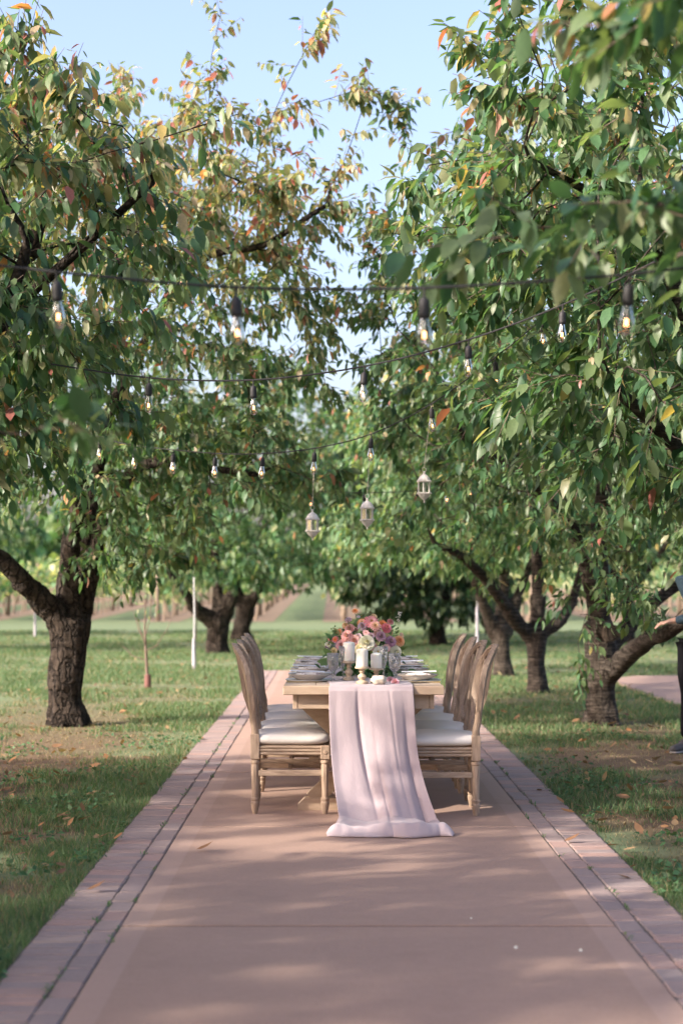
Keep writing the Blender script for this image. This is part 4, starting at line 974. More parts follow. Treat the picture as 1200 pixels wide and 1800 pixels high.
# pale knobbly stone with a dimple
st = MB(); vs = []; nu, nv = 28, 16
for j in range(nv + 1):
    for i in range(nu):
        th = 2 * math.pi * i / nu; ph = math.pi * j / nv; d = Vector((math.sin(ph) * math.cos(th), math.sin(ph) * math.sin(th), math.cos(ph)))
        r_ = 1 + .28 * mnoise.noise(d * 1.6 + Vector((4, 2, 1))) + .10 * mnoise.noise(d * 4) + .22 * abs(d.x) - .30 * math.exp(-((d - Vector((.1, -.75, .65)).normalized()).length / .35) ** 2)
        vs.append((d.x * .040 * r_, d.y * .028 * r_, .024 + d.z * .026 * r_))
st.add(vs, [(j * nu + i, (j + 1) * nu + i, (j + 1) * nu + (i + 1) % nu, j * nu + (i + 1) % nu) for j in range(nv) for i in range(nu)])
o = st.build('stone', 'stone_cream', sharp=0); o.location = at(666, 1206, 9.50); o.location.z = TZ + .009
tag(o, 'small knobbly cream stone on the runner in front of the candlesticks', 'stone')

# ------------------------------------------------------------------ flowers
def petal_grid(w_, l_, cup, curl):
    pts = []
    for j in range(4):
        v = j / 3
        for i in range(3):
            u = i - 1; ww = w_ * math.sin(min(1, .18 + v * .95) * math.pi * .62) * (1 - .25 * (v > .9))
            pts.append((u * ww, l_ * v - .0 , cup * (abs(u) ** 2) * w_ * .9 + curl * v * v * l_))
    fs = [(j * 3 + i, j * 3 + i + 1, (j + 1) * 3 + i + 1, (j + 1) * 3 + i) for j in range(3) for i in range(2)]
    return pts, fs
def flower_mesh(kind, rad, c1, c2, seed):
    rg = random.Random(seed); V = []; Fq = []; Tn = []
    def petal(az, tilt, off, w_, l_, cup, curl, col, z=0):
        pts, fs = petal_grid(w_, l_, cup, curl); o = len(V)
        M = Matrix.Rotation(az, 4, 'Z') @ Matrix.Translation((0, off, z)) @ Matrix.Rotation(tilt, 4, 'X')
        for p in pts:
            V.append(tuple(M @ Vector(p))); k = rg.uniform(.88, 1.1); Tn.append([min(1, x * k) for x in col])
        Fq.extend([tuple(q + o for q in f) for f in fs])
    lerp = lambda t: [a + (b - a) * t for a, b in zip(c1, c2)]
    if kind == 'rose':
        for lay, (n_, tilt, off, l_) in enumerate(((3, 88, .02, .62), (4, 82, .10, .72), (5, 72, .20, .82), (6, 55, .30, .85), (7, 32, .36, .80), (7, 12, .38, .72))):
            for k in range(n_):
                petal(k * 6.283 / n_ + lay * .7 + rg.uniform(-.15, .15), R(tilt + rg.uniform(-6, 6)), off * rad, rad * (.26 + .06 * lay), l_ * rad, .5, .22 if lay < 3 else -.25, lerp(lay / 5), z=rad * (.0 - .02 * lay))
    elif kind == 'zinnia':
        for lay, (n_, tilt, l_) in enumerate(((11, 40, .55), (13, 24, .78), (15, 8, 1.0))):
            for k in range(n_):
                petal(k * 6.283 / n_ + lay * .25, R(tilt + rg.uniform(-6, 6)), .08 * rad, rad * .15, l_ * rad, .3, -.12, lerp(lay / 2), z=rad * (.18 - .06 * lay))
        for k in range(16):
            a = k * 2.4; q = .035 * rad * math.sqrt(k) * 1.6; petal(a, R(75), q, rad * .06, rad * .22, .3, 0, (.55, .33, .04), z=rad * .16)
    else:                                                    # open single flower
        for k in range(8): petal(k * 6.283 / 8, R(14 + rg.uniform(-8, 10)), .06 * rad, rad * .33, .95 * rad, .2, -.1, lerp(rg.random()))
        for k in range(14): petal(k * 2.4, R(70), .03 * rad * math.sqrt(k), rad * .05, rad * .2, .3, 0, (.55, .36, .05), z=rad * .03)
    T = []
    for f in Fq: T += [(f[0], f[1], f[2]), (f[0], f[2], f[3])]
    return fast_mesh('flower', np.array(V), np.array(T), np.array(Tn), True)
fa_c = Vector(((640 - PX0) / F * 10.42, 10.42, TZ + .006))
fa = empty('flower_arrangement', fa_c, 0, 'large loose bouquet of pink, orange, mauve and white blooms in the middle of the table', 'bouquet')
MB().lathe([(.045, 0), (.05, .004), (.06, .03), (.085, .07), (.09, .095), (.084, .097), (.07, .07), (.02, .06)], 28).build('bowl', 'vase_dark', fa)
PK, HP, OR, PE, MV, PU, WH, CR, LV = (.90, .52, .55), (.85, .32, .40), (.90, .36, .15), (.90, .62, .42), (.72, .50, .62), (.50, .26, .43), (.88, .86, .80), (.87, .76, .50), (.68, .58, .74)
LP = (.86, .60, .58)
FL = [(540, 93, 'zinnia', OR, PE, .023, 0), (497, 150, 'rose', LV, MV, .020, 0), (585, 168, 'zinnia', PE, OR, .030, -.02), (645, 165, 'zinnia', PK, HP, .047, -.06), (672, 190, 'zinnia', PE, PK, .034, -.10), (720, 178, 'zinnia', OR, OR, .030, -.03),
      (770, 163, 'rose', HP, PK, .020, .02), (745, 205, 'rose', HP, HP, .030, -.06), (505, 210, 'rose', LP, PK, .030, -.03), (588, 195, 'rose', MV, LV, .028, -.05), (435, 230, 'zinnia', OR, PE, .026, 0), (487, 255, 'rose', LP, PK, .034, -.09),
      (535, 288, 'rose', PK, LP, .036, -.11), (452, 315, 'rose', MV, PK, .032, -.08), (410, 278, 'zinnia', OR, HP, .022, -.04), (380, 270, 'rose', HP, HP, .018, .0), (688, 236, 'rose', LP, MV, .028, -.08), (707, 258, 'rose', PU, MV, .030, -.12),
      (750, 265, 'rose', CR, CR, .024, -.06), (773, 292, 'rose', MV, PU, .032, -.10), (827, 290, 'rose', OR, PE, .033, -.06), (645, 255, 'rose', LV, MV, .020, -.12), (365, 312, 'single', WH, WH, .026, -.02), (400, 356, 'rose', CR, CR, .022, -.08),
      (615, 303, 'rose', WH, WH, .046, -.16), (580, 345, 'rose', WH, CR, .036, -.17), (690, 356, 'single', WH, WH, .034, -.16), (805, 358, 'rose', WH, WH, .034, -.10), (482, 188, 'rose', CR, PE, .024, 0), (845, 250, 'single', PE, LP, .018, 0),
      (562, 262, 'rose', LP, LV, .022, -.10), (610, 235, 'single', LP, PK, .022, -.08), (520, 345, 'rose', LP, MV, .026, -.15), (795, 325, 'single', WH, LP, .022, -.09), (655, 325, 'rose', LP, PK, .024, -.14), (470, 365, 'single', LP, LP, .022, -.13), (745, 335, 'rose', MV, LP, .024, -.12),
      (430, 330, 'rose', LV, MV, .020, -.05), (560, 130, 'single', LV, LV, .014, .03), (700, 150, 'single', PE, PE, .016, .06), (610, 205, 'rose', HP, PK, .020, .03), (540, 215, 'rose', LP, PK, .022, .05), (760, 230, 'rose', OR, PE, .024, .05), (660, 130, 'rose', PE, CR, .022, .06), (460, 225, 'rose', PK, MV, .022, .06)]
names = {'zinnia': 'zinnia_flower', 'rose': 'rose_flower', 'single': 'open_flower'}
stems = MB(); hub = Vector((0, 0, .08))
for k, (zx, zy, kd, c1, c2, rad, dd) in enumerate(FL):
    p = at(480 + zx / 3.75, 1050 + zy / 3.75, 10.42 + dd * 1.2) - fa_c
    out = (p - Vector((0, .12, .10))).normalized(); out = (out + Vector((0, -.55, .12)) + Vector((random.gauss(0, .12), 0, random.gauss(0, .12)))).normalized()
    o = link(names[kd], flower_mesh(kd, rad, c1, c2, k), 'petal', fa); o.location = p
    o.rotation_euler = (out.to_track_quat('Z', 'Y')).to_euler()
    stems.tube([hub + Vector((p.x * .2, p.y * .2, 0)), hub.lerp(p, .55) + Vector((0, 0, .02)), p - out * rad * .12], [.003, .0025, .002], 5)
o = stems.build('stems', 'stem_green', fa); o['kind'] = 'stuff'
# greenery, sprays
n = 420; d = nrm(rng.normal(size=(n, 3)) * [1, .8, .8]); rr = rng.uniform(.35, 1, n)[:, None]
P = d * rr * [.225, .15, .17] + [0, 0.02, .17]; P = P[P[:, 2] > .03]; n = len(P)
me = leaf_cloud('foliage', P, nrm(P - [0, 0, .1]) + rng.normal(0, .5, (n, 3)), rng.normal(0, .5, (n, 3)) + [0, -.5, .8], rng.uniform(.035, .075, n), PAL[rng.choice([0, 1, 1, 2, 3], n)] * rng.uniform(.9, 1.5, (n, 1)), .2, 8, .9)
link('foliage', me, 'leaf', fa)['kind'] = 'stuff'
n = 150; P = np.stack([rng.normal(0, .10, n), rng.normal(-.14, .08, n), rng.uniform(.012, .10, n)], 1)
me = leaf_cloud('foliage', P, rng.normal(0, 1, (n, 3)) * [1, .6, .5], rng.normal(0, .5, (n, 3)) + [0, -.4, .8], rng.uniform(.05, .09, n), PAL[rng.choice([0, 0, 1], n)], .2, 8, 1.0)
link('foliage', me, 'leaf', fa)['kind'] = 'stuff'
for zx, zy, dx, dz in ((345, 375, -.6, .5), (322, 415, -.8, .1), (330, 395, -.5, -.3)):
    p = at(480 + (zx + 45) / 3.75, 1050 + (zy + 12) / 3.75, 10.28) - fa_c
    me = leaf_cloud('broad_leaf', np.array([p]), np.array([[dx, -.3, dz]]), np.array([[.2, -1, .5]]), np.array([.078]), np.array([[.16, .26, .09]]), .15, 8, 1.3); link('broad_leaf', me, 'leaf', fa)
def spray(zx, zy, zx0, zy0, col, n_, sz, dd=0):
    a = at(480 + zx0 / 3.75, 1050 + zy0 / 3.75, 10.40 + dd) - fa_c; b = at(480 + zx / 3.75, 1050 + zy / 3.75, 10.38 + dd) - fa_c
    u = rng.uniform(.45, 1, n_); P = np.array(a)[None] + (np.array(b - a))[None] * u[:, None] + rng.normal(0, .006, (n_, 3))
    me = leaf_cloud('sprig', P, rng.normal(0, 1, (n_, 3)) + np.array((b - a).normalized()), rng.normal(0, 1, (n_, 3)), rng.uniform(.7, 1.2, n_) * sz, np.array([col]) * rng.uniform(.8, 1.1, (n_, 1)), .1, 5, 1.4)
    link('sprig', me, 'petal', fa); MB().tube([a, a.lerp(b, .6), b], [.002, .0018, .001], 4).build('sprig_stem', 'stem_green', fa)
spray(838, 98, 790, 200, (.78, .74, .84), 34, .014); spray(640, 85, 640, 180, (.15, .13, .07), 40, .012, .05); spray(610, 75, 620, 170, (.14, .16, .06), 20, .010, .05)
spray(480, 130, 520, 220, (.60, .50, .68), 26, .012); spray(400, 200, 430, 290, (.13, .22, .07), 20, .016); spray(820, 200, 800, 290, (.13, .22, .07), 22, .015); spray(348, 330, 390, 350, (.30, .16, .30), 26, .011, -.1); spray(780, 110, 760, 200, (.20, .26, .10), 16, .012, .05)
spray(580, 130, 590, 220, (.45, .40, .16), 26, .010, .03); spray(345, 285, 400, 330, (.14, .22, .08), 18, .014); spray(865, 300, 820, 330, (.14, .22, .08), 14, .014)
for px, py, d, c, rad, lab in ((694, 1199, 9.56, HP, .022, 'small pink bloom lying on the runner beside the nearest right plate'), (686, 1190, 9.75, PU, .022, 'small purple bloom lying on the runner behind the pink one')):
    o = link('loose_bloom', flower_mesh('rose', rad, c, MV, 91), 'petal'); o.location = at(px, py, d); o.location.z = TZ + .016; o.rotation_euler = (.8, .3, 0); tag(o, lab, 'flower')

# ------------------------------------------------------------------ string lights and lanterns
sock_m = MB().lathe([(.006, .0), (.012, -.004), (.0165, -.014), (.0175, -.03), (.0185, -.055), (.0175, -.066), (.012, -.068)], 14).mesh('socket')
bulb_m = MB().lathe([(.0125, -.064), (.0135, -.074), (.0185, -.092), (.0232, -.112), (.0238, -.126), (.0205, -.142), (.013, -.154), (.004, -.1585), (.0005, -.159)], 18, caps=False).mesh('bulb')
fb = MB(); fb.tube([(.004 * math.cos(a) * (1 + .4 * (k % 2)), .004 * math.sin(a) * (1 + .4 * (k % 2)), -.108 - .022 * (k % 2)) for k, a in enumerate(np.linspace(0, 6.28, 13))], .0011, 4); fil_m = fb.mesh('filament')
mount_m = MB().lathe([(.0022, -.068), (.003, -.09), (.0015, -.106)], 6).mesh('mount')
def strand(pts, bulbs, label, cord=.03):
    P = smooth_poly([at(*p) for p in pts], .12); base = Vector(P[0])
    root = empty('string_light', base, 0, label, 'string lights', 'festoon light strings across the path')
    MB().tube([p - base for p in P], .0045, 6).build('cable', 'cable_rubber', root)
    out = []
    for px in bulbs:
        k = min(range(len(P)), key=lambda i: abs(PX0 + F * P[i].x / P[i].y - px))
        k2 = k + 1 if k + 1 < len(P) else k - 1
        a, b_ = P[k], P[k2]; pa, pb = PX0 + F * a.x / a.y, PX0 + F * b_.x / b_.y
        q = a.lerp(b_, max(-1, min(1, (px - pa) / (pb - pa)))) - base
        tl = (random.gauss(0, .05), random.gauss(0, .05), 0)
        so_ = link('socket', sock_m, 'cable_rubber', root); so_.location = q + Vector((0, 0, -cord)); so_.rotation_euler = tl
        MB().tube([Vector((0, 0, cord + .004)), Vector((.001, 0, cord * .5)), Vector((0, 0, -.004))], [.006, .0038, .005], 6).build('drop_cord', 'cable_rubber', so_)
        link('bulb', bulb_m, 'bulb_glass', so_); link('filament', fil_m, 'filament', so_); link('bulb_mount', mount_m, 'china_white', so_)
        out.append(q + base)
    return out
strand([(-160, 440, 5.75), (-60, 458, 5.6), (100, 478, 5.5), (415, 505, 5.3), (745, 506, 5.2), (1105, 482, 5.1), (1300, 458, 5.0)], [100, 415, 745, 1105], 'nearest, highest string of large blurred bulbs spanning the whole width of the picture')
strand([(90, 640, 9.0), (262, 664, 8.9), (445, 668, 8.8), (640, 644, 8.6), (823, 597, 8.4), (988, 536, 8.2), (1150, 460, 8.0)], [262, 445, 640, 823, 988], 'second string of lit bulbs, sagging from the left tree up to the right')
B3 = strand([(60, 730, 14.3), (175, 768, 13.7), (237, 783, 13.3), (378, 797, 12.7), (462, 797, 12.3), (553, 788, 11.9), (652, 763, 11.5), (758, 710, 11.2), (870, 628, 10.9), (990, 530, 10.6)], [175, 237, 305, 378, 462, 553, 652, 758, 870, 955], 'third string of small bulbs, the one the three lanterns hang from')
strand([(200, 780, 16.4), (335, 823, 16.5), (440, 848, 16.6), (545, 862, 16.6), (640, 866, 16.6), (735, 862, 16.6), (826, 845, 16.6), (920, 810, 16.6), (1010, 770, 16.6)], [335, 440, 545, 640, 733, 785, 826, 920], 'lowest, farthest string of tiny bulbs crossing behind the lanterns', .02)

def lantern(anchor, px, ptop, pbot, d, label):
    c = at(px, (ptop + pbot) / 2, d); s = (pbot - ptop) / F * d / .215
    root = empty('hanging_lantern', (c.x, d, c.z), 0, label, 'lantern', 'lanterns hanging over the table')
    hx = lambda i, k: 1.0
    body = empty; Rw = .045 * s
    def lz(prof): return [(r_ * s, z * s) for r_, z in prof]
    MB().lathe(lz([(.047, .038), (.049, .041), (.047, .045), (.046, .050), (.040, .064), (.030, .078), (.017, .088), (.009, .094), (.007, .104), (.010, .108), (.004, .114)]), 12).build('dome', 'lantern_paint', root, sharp=20)
    pr = MB()
    for k in range(24):                                     # pierced crest round the dome and the base
        a = k * 6.283 / 24
        for z in (.043, -.040): pr.lathe([(.0028 * s, -.006 * s), (.0045 * s, 0), (.0015 * s, .007 * s)], 5, (math.cos(a) * .0485 * s, math.sin(a) * .0485 * s, z * s))
    pr.build('crest', 'lantern_paint', root)
    MB().lathe(lz([(.003, -.108), (.006, -.098), (.004, -.092), (.010, -.086), (.024, -.074), (.036, -.060), (.045, -.046), (.049, -.040), (.047, -.036), (.030, -.034)]), 12).build('base', 'lantern_paint', root, sharp=20)
    MB().lathe(lz([(.012, -.034), (.0125, -.004), (.009, -.001), (.001, 0)]), 12).build('tealight', 'candle_wax', root)
    for k in range(6):
        a = k * math.pi / 3 + .35; a2 = a + math.pi / 3
        p = MB().box(-.0032 * s, .0032 * s, -.0032 * s, .0032 * s, -.038 * s, .042 * s); o = p.build('upright', 'lantern_paint', root, smooth=False); o.location = (math.cos(a) * .0435 * s, math.sin(a) * .0435 * s, 0); o.rotation_euler = (0, 0, a)
        x0, y0, x1, y1 = math.cos(a) * .042 * s, math.sin(a) * .042 * s, math.cos(a2) * .042 * s, math.sin(a2) * .042 * s
        MB().add([(x0, y0, -.036 * s), (x1, y1, -.036 * s), (x1, y1, .040 * s), (x0, y0, .040 * s)], [(0, 1, 2, 3)]).build('pane', 'pane_glass', root, smooth=False)
    # ring and chain up to the cable
    z0 = .112 * s; M = Matrix.Translation((0, 0, z0 + .014 * s)) @ Matrix.Rotation(R(90), 4, 'X')
    MB().tube([M @ Vector((.014 * s * math.cos(a), .014 * s * math.sin(a), 0)) for a in np.linspace(0, 6.283, 15)], .0015 * s, 5).build('ring', 'lantern_paint', root)
    top = anchor - Vector((c.x, d, c.z)); p0 = Vector((0, 0, z0 + .028 * s)); ln = (top - p0).length; nlk = int(ln / .013); ck = MB()
    for k in range(nlk):
        m0 = p0.lerp(top, (k + .5) / nlk); ax = Matrix.Rotation((k % 2) * R(90), 4, 'Z')
        ck.tube([m0 + ax @ Vector((.0032 * math.cos(a), 0, .0085 * math.sin(a))) for a in np.linspace(0, 6.283, 7)], .0015, 4, False)
    ck.build('chain', 'chain_metal', root)
lantern(B3[5], 549, 897, 950, B3[5].y, 'lowest cream pierced lantern, on the left of the three over the table')
lantern(B3[6], 645, 877, 931, B3[6].y, 'cream pierced lantern hanging in the middle of the three over the table')
lantern(B3[7], 745, 830, 884, B3[7].y, 'highest cream pierced lantern, on the right of the three over the table')

# ------------------------------------------------------------------ grass blades, fallen leaves
def rnoise(X, Y, f, seed):
    """cheap smooth value noise, about 0..1"""
    g_ = np.random.default_rng(seed).uniform(0, 1, (128, 128)); x = X * f + 37.3; y = Y * f + 11.7
    xi, yi = np.floor(x).astype(int), np.floor(y).astype(int); fx, fy = x - xi, y - yi; fx = fx * fx * (3 - 2 * fx); fy = fy * fy * (3 - 2 * fy)
    a = g_[xi % 128, yi % 128]; b = g_[(xi + 1) % 128, yi % 128]; c = g_[xi % 128, (yi + 1) % 128]; d = g_[(xi + 1) % 128, (yi + 1) % 128]
    return (a * (1 - fx) + b * fx) * (1 - fy) + (c * (1 - fx) + d * fx) * fy
def clear_of_paths(X, Y, m=0.0):
    wob = .05 * (rnoise(X * 0, Y, 3.0, 5) - .35) + .06 * (rnoise(X * 0, Y, 11.0, 6) - .5)
    on = (X > XL - .31 + m + wob) & (X < XR + .31 - m - wob) & (Y < 25.35)
    side = (X > 3.83) & (Y > 9) & (Y < 23.9) & ~((X > 6.2) & (Y < 20))
    return ~(on | side)
def scatter(n, dmin, dmax, power=1.0):
    d = dmin * (dmax / dmin) ** (rng.uniform(0, 1, n) ** power); px = rng.uniform(-220, 1420, n)
    return (px - PX0) / F * d, d
X, Y = scatter(470000, 4.6, 46.0, .85)
k = clear_of_paths(X, Y); X, Y = X[k], Y[k]
band = np.clip(1 - np.abs(np.abs(X) - 2.6) / 1.5, 0, 1) * np.clip((24 - Y) / 11, 0, 1)
nz = .55 * rnoise(X, Y, .8, 1) + .3 * rnoise(X, Y, 2.3, 2) + .25 * rnoise(X, Y, 6.5, 3)
lush = np.clip((nz - .32 - .33 * band) * 4.5, 0, 1)
k = rng.uniform(0, 1, len(X)) < .22 + .78 * lush; X, Y, lush, nz = X[k], Y[k], lush[k], nz[k]
n = len(X); hgt = (.018 + .045 * lush * rng.uniform(.5, 1.25, n)) * rng.uniform(.5, 1.2, n); wid = np.clip(.0042 * (Y / 9) ** .85, .003, .02) * rng.uniform(.7, 1.5, n)
az = rng.uniform(0, 6.283, n); ln_ = rng.uniform(.15, 1.1, n) * hgt; la = rng.uniform(0, 6.283, n)
B = np.stack([np.cos(az), np.sin(az), 0 * az], 1) * wid[:, None] * .5; b0 = np.stack([X, Y, np.full(n, -.022)], 1)
midp = b0 + np.stack([np.cos(la) * ln_ * .35, np.sin(la) * ln_ * .35, hgt * .6], 1); tip = b0 + np.stack([np.cos(la) * ln_, np.sin(la) * ln_, hgt], 1)
V = np.stack([b0 - B, b0 + B, midp - B * .75, midp + B * .75, tip], 1)
T = np.array([(0, 1, 3), (0, 3, 2), (2, 3, 4)])[None] + (np.arange(n) * 5)[:, None, None]
G1, G2, DRY = np.array([.058, .128, .050]), np.array([.132, .205, .088]), np.array([.34, .265, .165])
mixg = rng.uniform(0, 1, n)[:, None]; tint = G1 * (1 - mixg) + G2 * mixg
dry = (rng.uniform(0, 1, n) < .10 + .75 * (1 - lush) ** 1.5)[:, None]; tint = np.where(dry, DRY * rng.uniform(.55, 1.1, (n, 1)), tint)
me = fast_mesh('grass', V.reshape(-1, 3), T.reshape(-1, 3), np.repeat(tint, 5, 0))
tag(link('grass', me, 'grass_blade'), 'patchy green and dry grass of the lawn on both sides of the path', 'grass', kind='stuff')
# broad clover and weed leaves near the pavers
X, Y = scatter(26000, 4.8, 15, .9); kk = clear_of_paths(X, Y, -.0); nzz = rnoise(X, Y, 2.1, 15); kk &= nzz > .62; X, Y = X[kk], Y[kk]; n = len(X)
me = leaf_cloud('clover', np.stack([X, Y, rng.uniform(.0, .035, n)], 1), rng.normal(0, 1, (n, 3)) * [1, 1, .35], rng.normal(0, .45, (n, 3)) + [0, 0, 1], rng.uniform(.02, .05, n), PAL[rng.choice([0, 1], n)] * rng.uniform(.8, 1.4, (n, 1)), .2, 5, 1.3)
tag(link('clover', me, 'grass_blade'), 'low broad leaved weeds growing through the lawn', 'weeds', kind='stuff')
# fallen leaves over the lawn
X, Y = scatter(2400, 5.0, 38, .8); kk = clear_of_paths(X, Y, .05) & (rng.uniform(0, 1, len(X)) < .12 + .9 * np.clip(1.2 - np.abs(np.abs(X) - 2.6) / 1.6, 0, 1)); X, Y = X[kk], Y[kk]; n = len(X)
LIT = np.array([(.30, .17, .09), (.33, .17, .08), (.24, .14, .08), (.36, .25, .14), (.20, .12, .08)])
me = leaf_cloud('leaf_litter', np.stack([X, Y, rng.uniform(-.005, .03, n)], 1), rng.normal(0, 1, (n, 3)) * [1, 1, .2], rng.normal(0, .35, (n, 3)) + [0, 0, 1], rng.uniform(.05, .095, n), LIT[rng.integers(0, 5, n)] * rng.uniform(.7, 1.2, (n, 1)), -.25)
tag(link('leaf_litter', me, 'dry_leaf'), 'brown and orange fallen cherry leaves scattered over the grass', 'leaves', kind='stuff')
# weeds in paver joints
jx = []
for s, xe in ((-1, XL), (1, XR)):
    for _ in range(46):
        y = 5 + 12 * random.random() ** 1.3; xo = random.choice([.106, .106, .003, .311])
        for q in range(random.randint(4, 14)): jx.append((xe + s * xo + random.gauss(0, .008), y + random.gauss(0, .03), -.004))
P = np.array(jx); n = len(P)
me = leaf_cloud('joint_weeds', P, rng.normal(0, .7, (n, 3)) + [0, 0, .6], rng.normal(0, 1, (n, 3)), rng.uniform(.012, .032, n), PAL[rng.choice([0, 1, 2], n)] * 1.1, .2, 5, .6)
tag(link('joint_weeds', me, 'grass_blade'), 'tiny weeds sprouting from the paver joints', 'weeds', kind='stuff')
for px, py, d_, lab in ((345, 1497, 8.32, 'single curled brown leaf on the concrete, left of the runner'), (152, 1568, 7.2, 'dry leaf lying on the left hand pavers near the grass'), (990, 1482, 8.6, 'small dry leaf on the right hand pavers')):
    p = at(px, py, F * H / (py - PY0)); me = leaf_cloud('fallen_leaf', np.zeros((1, 3)), np.array([[1., .15, 0]]), np.array([[0, -.2, 1.]]), np.array([.085]), np.array([[.22, .12, .07]]), -.5)
    o = link('fallen_leaf', me, 'dry_leaf'); o.location = (p.x, p.y, .012); tag(o, lab, 'leaf')
for px, py, lab in ((905, 1670, 'white petal on the concrete, larger of two near the right edge'), (1019, 1675, 'white petal on the concrete nearest the right hand pavers'), (827, 1617, 'tiny white petal beside the slab joint')):
    p = at(px, py, F * H / (py - PY0)); sz = .018 if py > 1620 else .010
    me = leaf_cloud('petal', np.zeros((1, 3)), np.array([[.3, 1., .2]]), np.array([[0, -.5, 1.]]), np.array([sz]), np.array([[.8, .77, .70]]), -.4, 8, 1.9)
    o = link('petal', me, 'petal'); o.location = (p.x, p.y, .004); tag(o, lab, 'petal')

# ------------------------------------------------------------------ person at the right edge, hand on the low limb
def skinned(vr, edges, subdiv=2):
    me = bpy.data.meshes.new('s'); me.from_pydata([v[:3] for v in vr], edges, []); o = bpy.data.objects.new('s', me); COL.objects.link(o)
    o.modifiers.new('k', 'SKIN'); sv = me.skin_vertices[0].data
    for i, v in enumerate(vr): sv[i].radius = (v[3], v[4] if len(v) > 4 else v[3]); sv[i].use_root = (i == 0)
    md = o.modifiers.new('s', 'SUBSURF'); md.levels = subdiv; md.render_levels = subdiv
    dg = bpy.context.evaluated_depsgraph_get(); m2 = bpy.data.meshes.new_from_object(o.evaluated_get(dg)); bpy.data.objects.remove(o); bpy.data.meshes.remove(me)
    m2.polygons.foreach_set('use_smooth', [True] * len(m2.polygons)); return m2
pe = empty('person', (2.985, 13.35, -.02), 0, 'person in denim jacket, grey top and black trousers at the right edge, hand on limb', 'person')
V = [(0, 0, .95, .13, .10), (0, 0, 1.10, .115, .085), (0, 0, 1.26, .135, .09), (0, .01, 1.40, .09, .07), (0, 0, 1.47, .048), (0, -.015, 1.53, .055, .06), (0, -.02, 1.60, .074, .088), (0, -.012, 1.67, .070, .082), (0, -.005, 1.715, .04),
     (-.155, .01, 1.385, .05), (-.10, -.08, 1.22, .043), (-.01, -.165, 1.105, .036), (-.12, -.115, 1.085, .034), (-.255, -.055, 1.065, .024),
     (.155, .01, 1.385, .05), (.20, .03, 1.12, .042), (.21, -.02, .88, .028),
     (-.085, 0, .86, .088), (-.10, -.02, .49, .055), (-.125, .02, .09, .034), (.085, 0, .86, .088), (.11, -.01, .49, .055), (.125, .03, .09, .034)]
E = [(0, 1), (1, 2), (2, 3), (3, 4), (4, 5), (5, 6), (6, 7), (7, 8), (3, 9), (9, 10), (10, 11), (11, 12), (12, 13), (3, 14), (14, 15), (15, 16), (0, 17), (17, 18), (18, 19), (0, 20), (20, 21), (21, 22)]
def hand(w_, dirv, dn, side):
    w_, d = Vector(w_), Vector(dirv).normalized(); dn = Vector(dn).normalized(); sd = d.cross(dn).normalized() * side
    i0 = len(V); V.append((*(w_ + d * .045), .026, .015)); E.append((HB, i0)); V.append((*(w_ + d * .075), .034, .013)); E.append((i0, i0 + 1)); k0 = i0 + 1
    for q, ln in enumerate((.070, .078, .072, .056)):
        p = w_ + d * .088 + sd * (.027 - .018 * q); cur = k0; dd = d.copy()
        for s_, seg in enumerate((0, .42, .33, .25)):
            if s_: dd = (dd + dn * .42).normalized(); p = p + dd * ln * seg
            V.append((*p, .0085 - .0008 * s_)); E.append((cur, len(V) - 1)); cur = len(V) - 1
    p = w_ + d * .035 + sd * .028; cur = i0
    for s_, off in enumerate((Vector(), d * .028 + sd * .016, d * .026 + dn * .008)):
        p = p + off; V.append((*p, .0095 - .001 * s_)); E.append((cur, len(V) - 1)); cur = len(V) - 1
HB = 13; hand((-.255, -.055, 1.065), (-1, .05, -.22), (-.25, .1, -1), 1)
HB = 16; hand((.21, -.02, .88), (.05, -.15, -1), (-.6, -.3, 0), -1)
V += [(0, -.112, 1.585, .011), (0, -.098, 1.61, .009)]; E += [(6, len(V) - 2), (len(V) - 2, len(V) - 1)]
link('body', skinned(V, E), 'skin', pe)
for s in (-1, 1):
    q = MB().lathe([(.001, -.012), (.009, -.008), (.012, 0), (.009, .008), (.001, .012)], 10, (s * .031, -.088, 1.612)).build('eye', 'eye_white', pe); MB().lathe([(.001, -.005), (.005, -.003), (.006, 0), (.005, .003), (.001, .005)], 8, (s * .031, -.0985, 1.612)).build('iris', 'eye_dark', q)
MB().tube([(-.022, -.088, 1.553), (0, -.099, 1.552), (.022, -.088, 1.553)], [.003, .007, .003], 8).build('mouth', 'lips', pe)
link('shirt', skinned([(0, 0, .90, .145, .112), (0, 0, 1.10, .128, .098), (0, 0, 1.27, .146, .102), (0, .01, 1.40, .10, .078), (0, .0, 1.445, .062)], [(0, 1), (1, 2), (2, 3), (3, 4)]), 'grey_jersey', pe)
jm = skinned([(0, .005, .93, .172, .128), (0, .005, 1.12, .158, .116), (0, .005, 1.28, .168, .118), (0, .012, 1.40, .115, .088), (0, .012, 1.46, .075),
     (-.165, .012, 1.385, .066), (-.105, -.085, 1.22, .056), (-.01, -.168, 1.105, .048), (-.12, -.117, 1.085, .043), (-.238, -.064, 1.068, .036), (.165, .012, 1.385, .066), (.205, .03, 1.12, .054), (.21, -.01, .92, .04)],
     [(0, 1), (1, 2), (2, 3), (3, 4), (3, 5), (5, 6), (6, 7), (7, 8), (8, 9), (3, 10), (10, 11), (11, 12)])
bm = bmesh.new(); bm.from_mesh(jm)
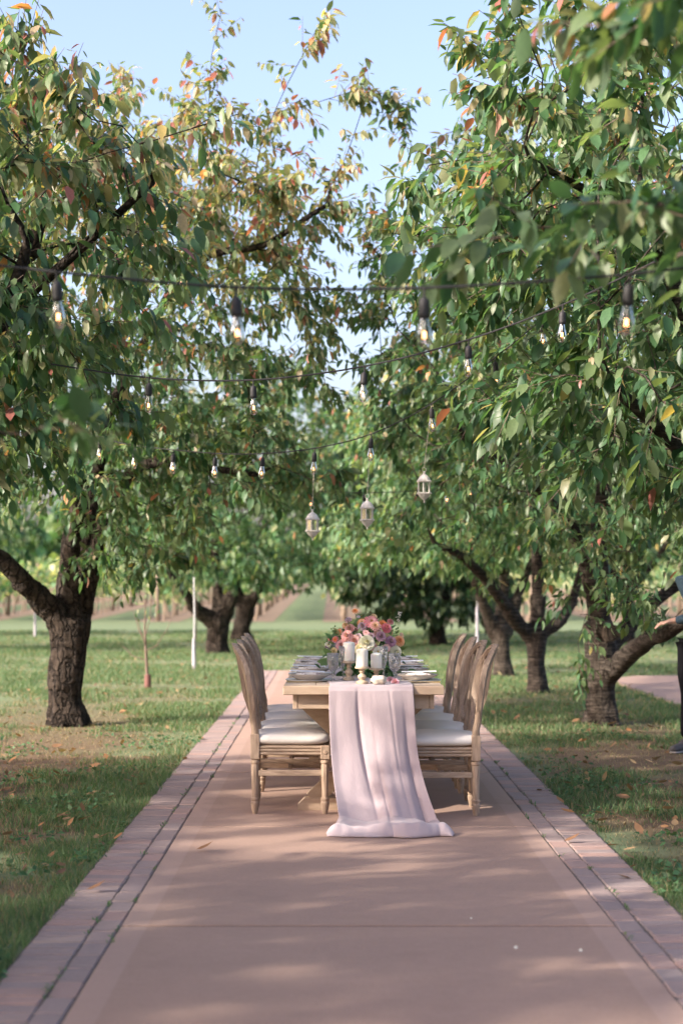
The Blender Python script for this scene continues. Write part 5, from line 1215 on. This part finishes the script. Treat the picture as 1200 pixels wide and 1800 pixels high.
bmesh.ops.delete(bm, geom=[f for f in bm.faces if (abs(f.calc_center_median().x + .02) < .085 and -.14 < f.calc_center_median().y < -.03 and f.calc_center_median().z < 1.45) or f.calc_center_median().z < .865 or f.calc_center_median().z > 1.475], context='FACES'); bm.to_mesh(jm); bm.free()
o = link('jacket', jm, 'denim', pe); sd_ = o.modifiers.new('t', 'SOLIDIFY'); sd_.thickness = .006
link('trousers', skinned([(0, 0, .93, .15, .115), (-.095, 0, .84, .108, .112), (-.125, -.02, .66, .092, .095), (-.108, -.02, .47, .072), (-.125, .02, .10, .056), (.095, 0, .84, .108, .112), (.12, -.01, .66, .092, .095), (.112, -.01, .47, .072), (.125, .03, .10, .056)], [(0, 1), (1, 2), (2, 3), (3, 4), (0, 5), (5, 6), (6, 7), (7, 8)]), 'black_cloth', pe)
hm = skinned([(0, .03, 1.69, .085, .088), (0, .05, 1.60, .09, .075), (0, .07, 1.48, .105, .05), (-.03, .06, 1.36, .11, .035), (-.03, .05, 1.26, .10, .025), (-.085, .0, 1.56, .03, .04), (-.115, -.04, 1.42, .03), (-.13, -.07, 1.30, .018), (.085, .0, 1.56, .03, .04), (.11, -.03, 1.42, .03), (.12, -.06, 1.28, .018)], [(0, 1), (1, 2), (2, 3), (3, 4), (1, 5), (5, 6), (6, 7), (1, 8), (8, 9), (9, 10)])
link('hair', hm, 'hair', pe)
for s, dx in ((-1, -.15), (1, .06)):
    b0 = Vector((s * .127, .025, 0)); t0 = b0 + Vector((dx, -.17, 0))
    sh = link('shoe', skinned([(b0.x, b0.y + .02, .045, .042, .045), ((b0 * .5 + t0 * .5).x, (b0 * .5 + t0 * .5).y, .045, .046, .036), (t0.x, t0.y, .035, .038, .026), (b0.x, b0.y + .01, .10, .045, .045)], [(0, 1), (1, 2), (0, 3)]), 'shoe_grey', pe)
    link('sole', skinned([(b0.x, b0.y + .03, .012, .044, .012), ((b0 * .5 + t0 * .5).x, (b0 * .5 + t0 * .5).y, .012, .050, .012), (t0.x, t0.y, .012, .043, .012)], [(0, 1), (1, 2)]), 'shoe_sole', sh)
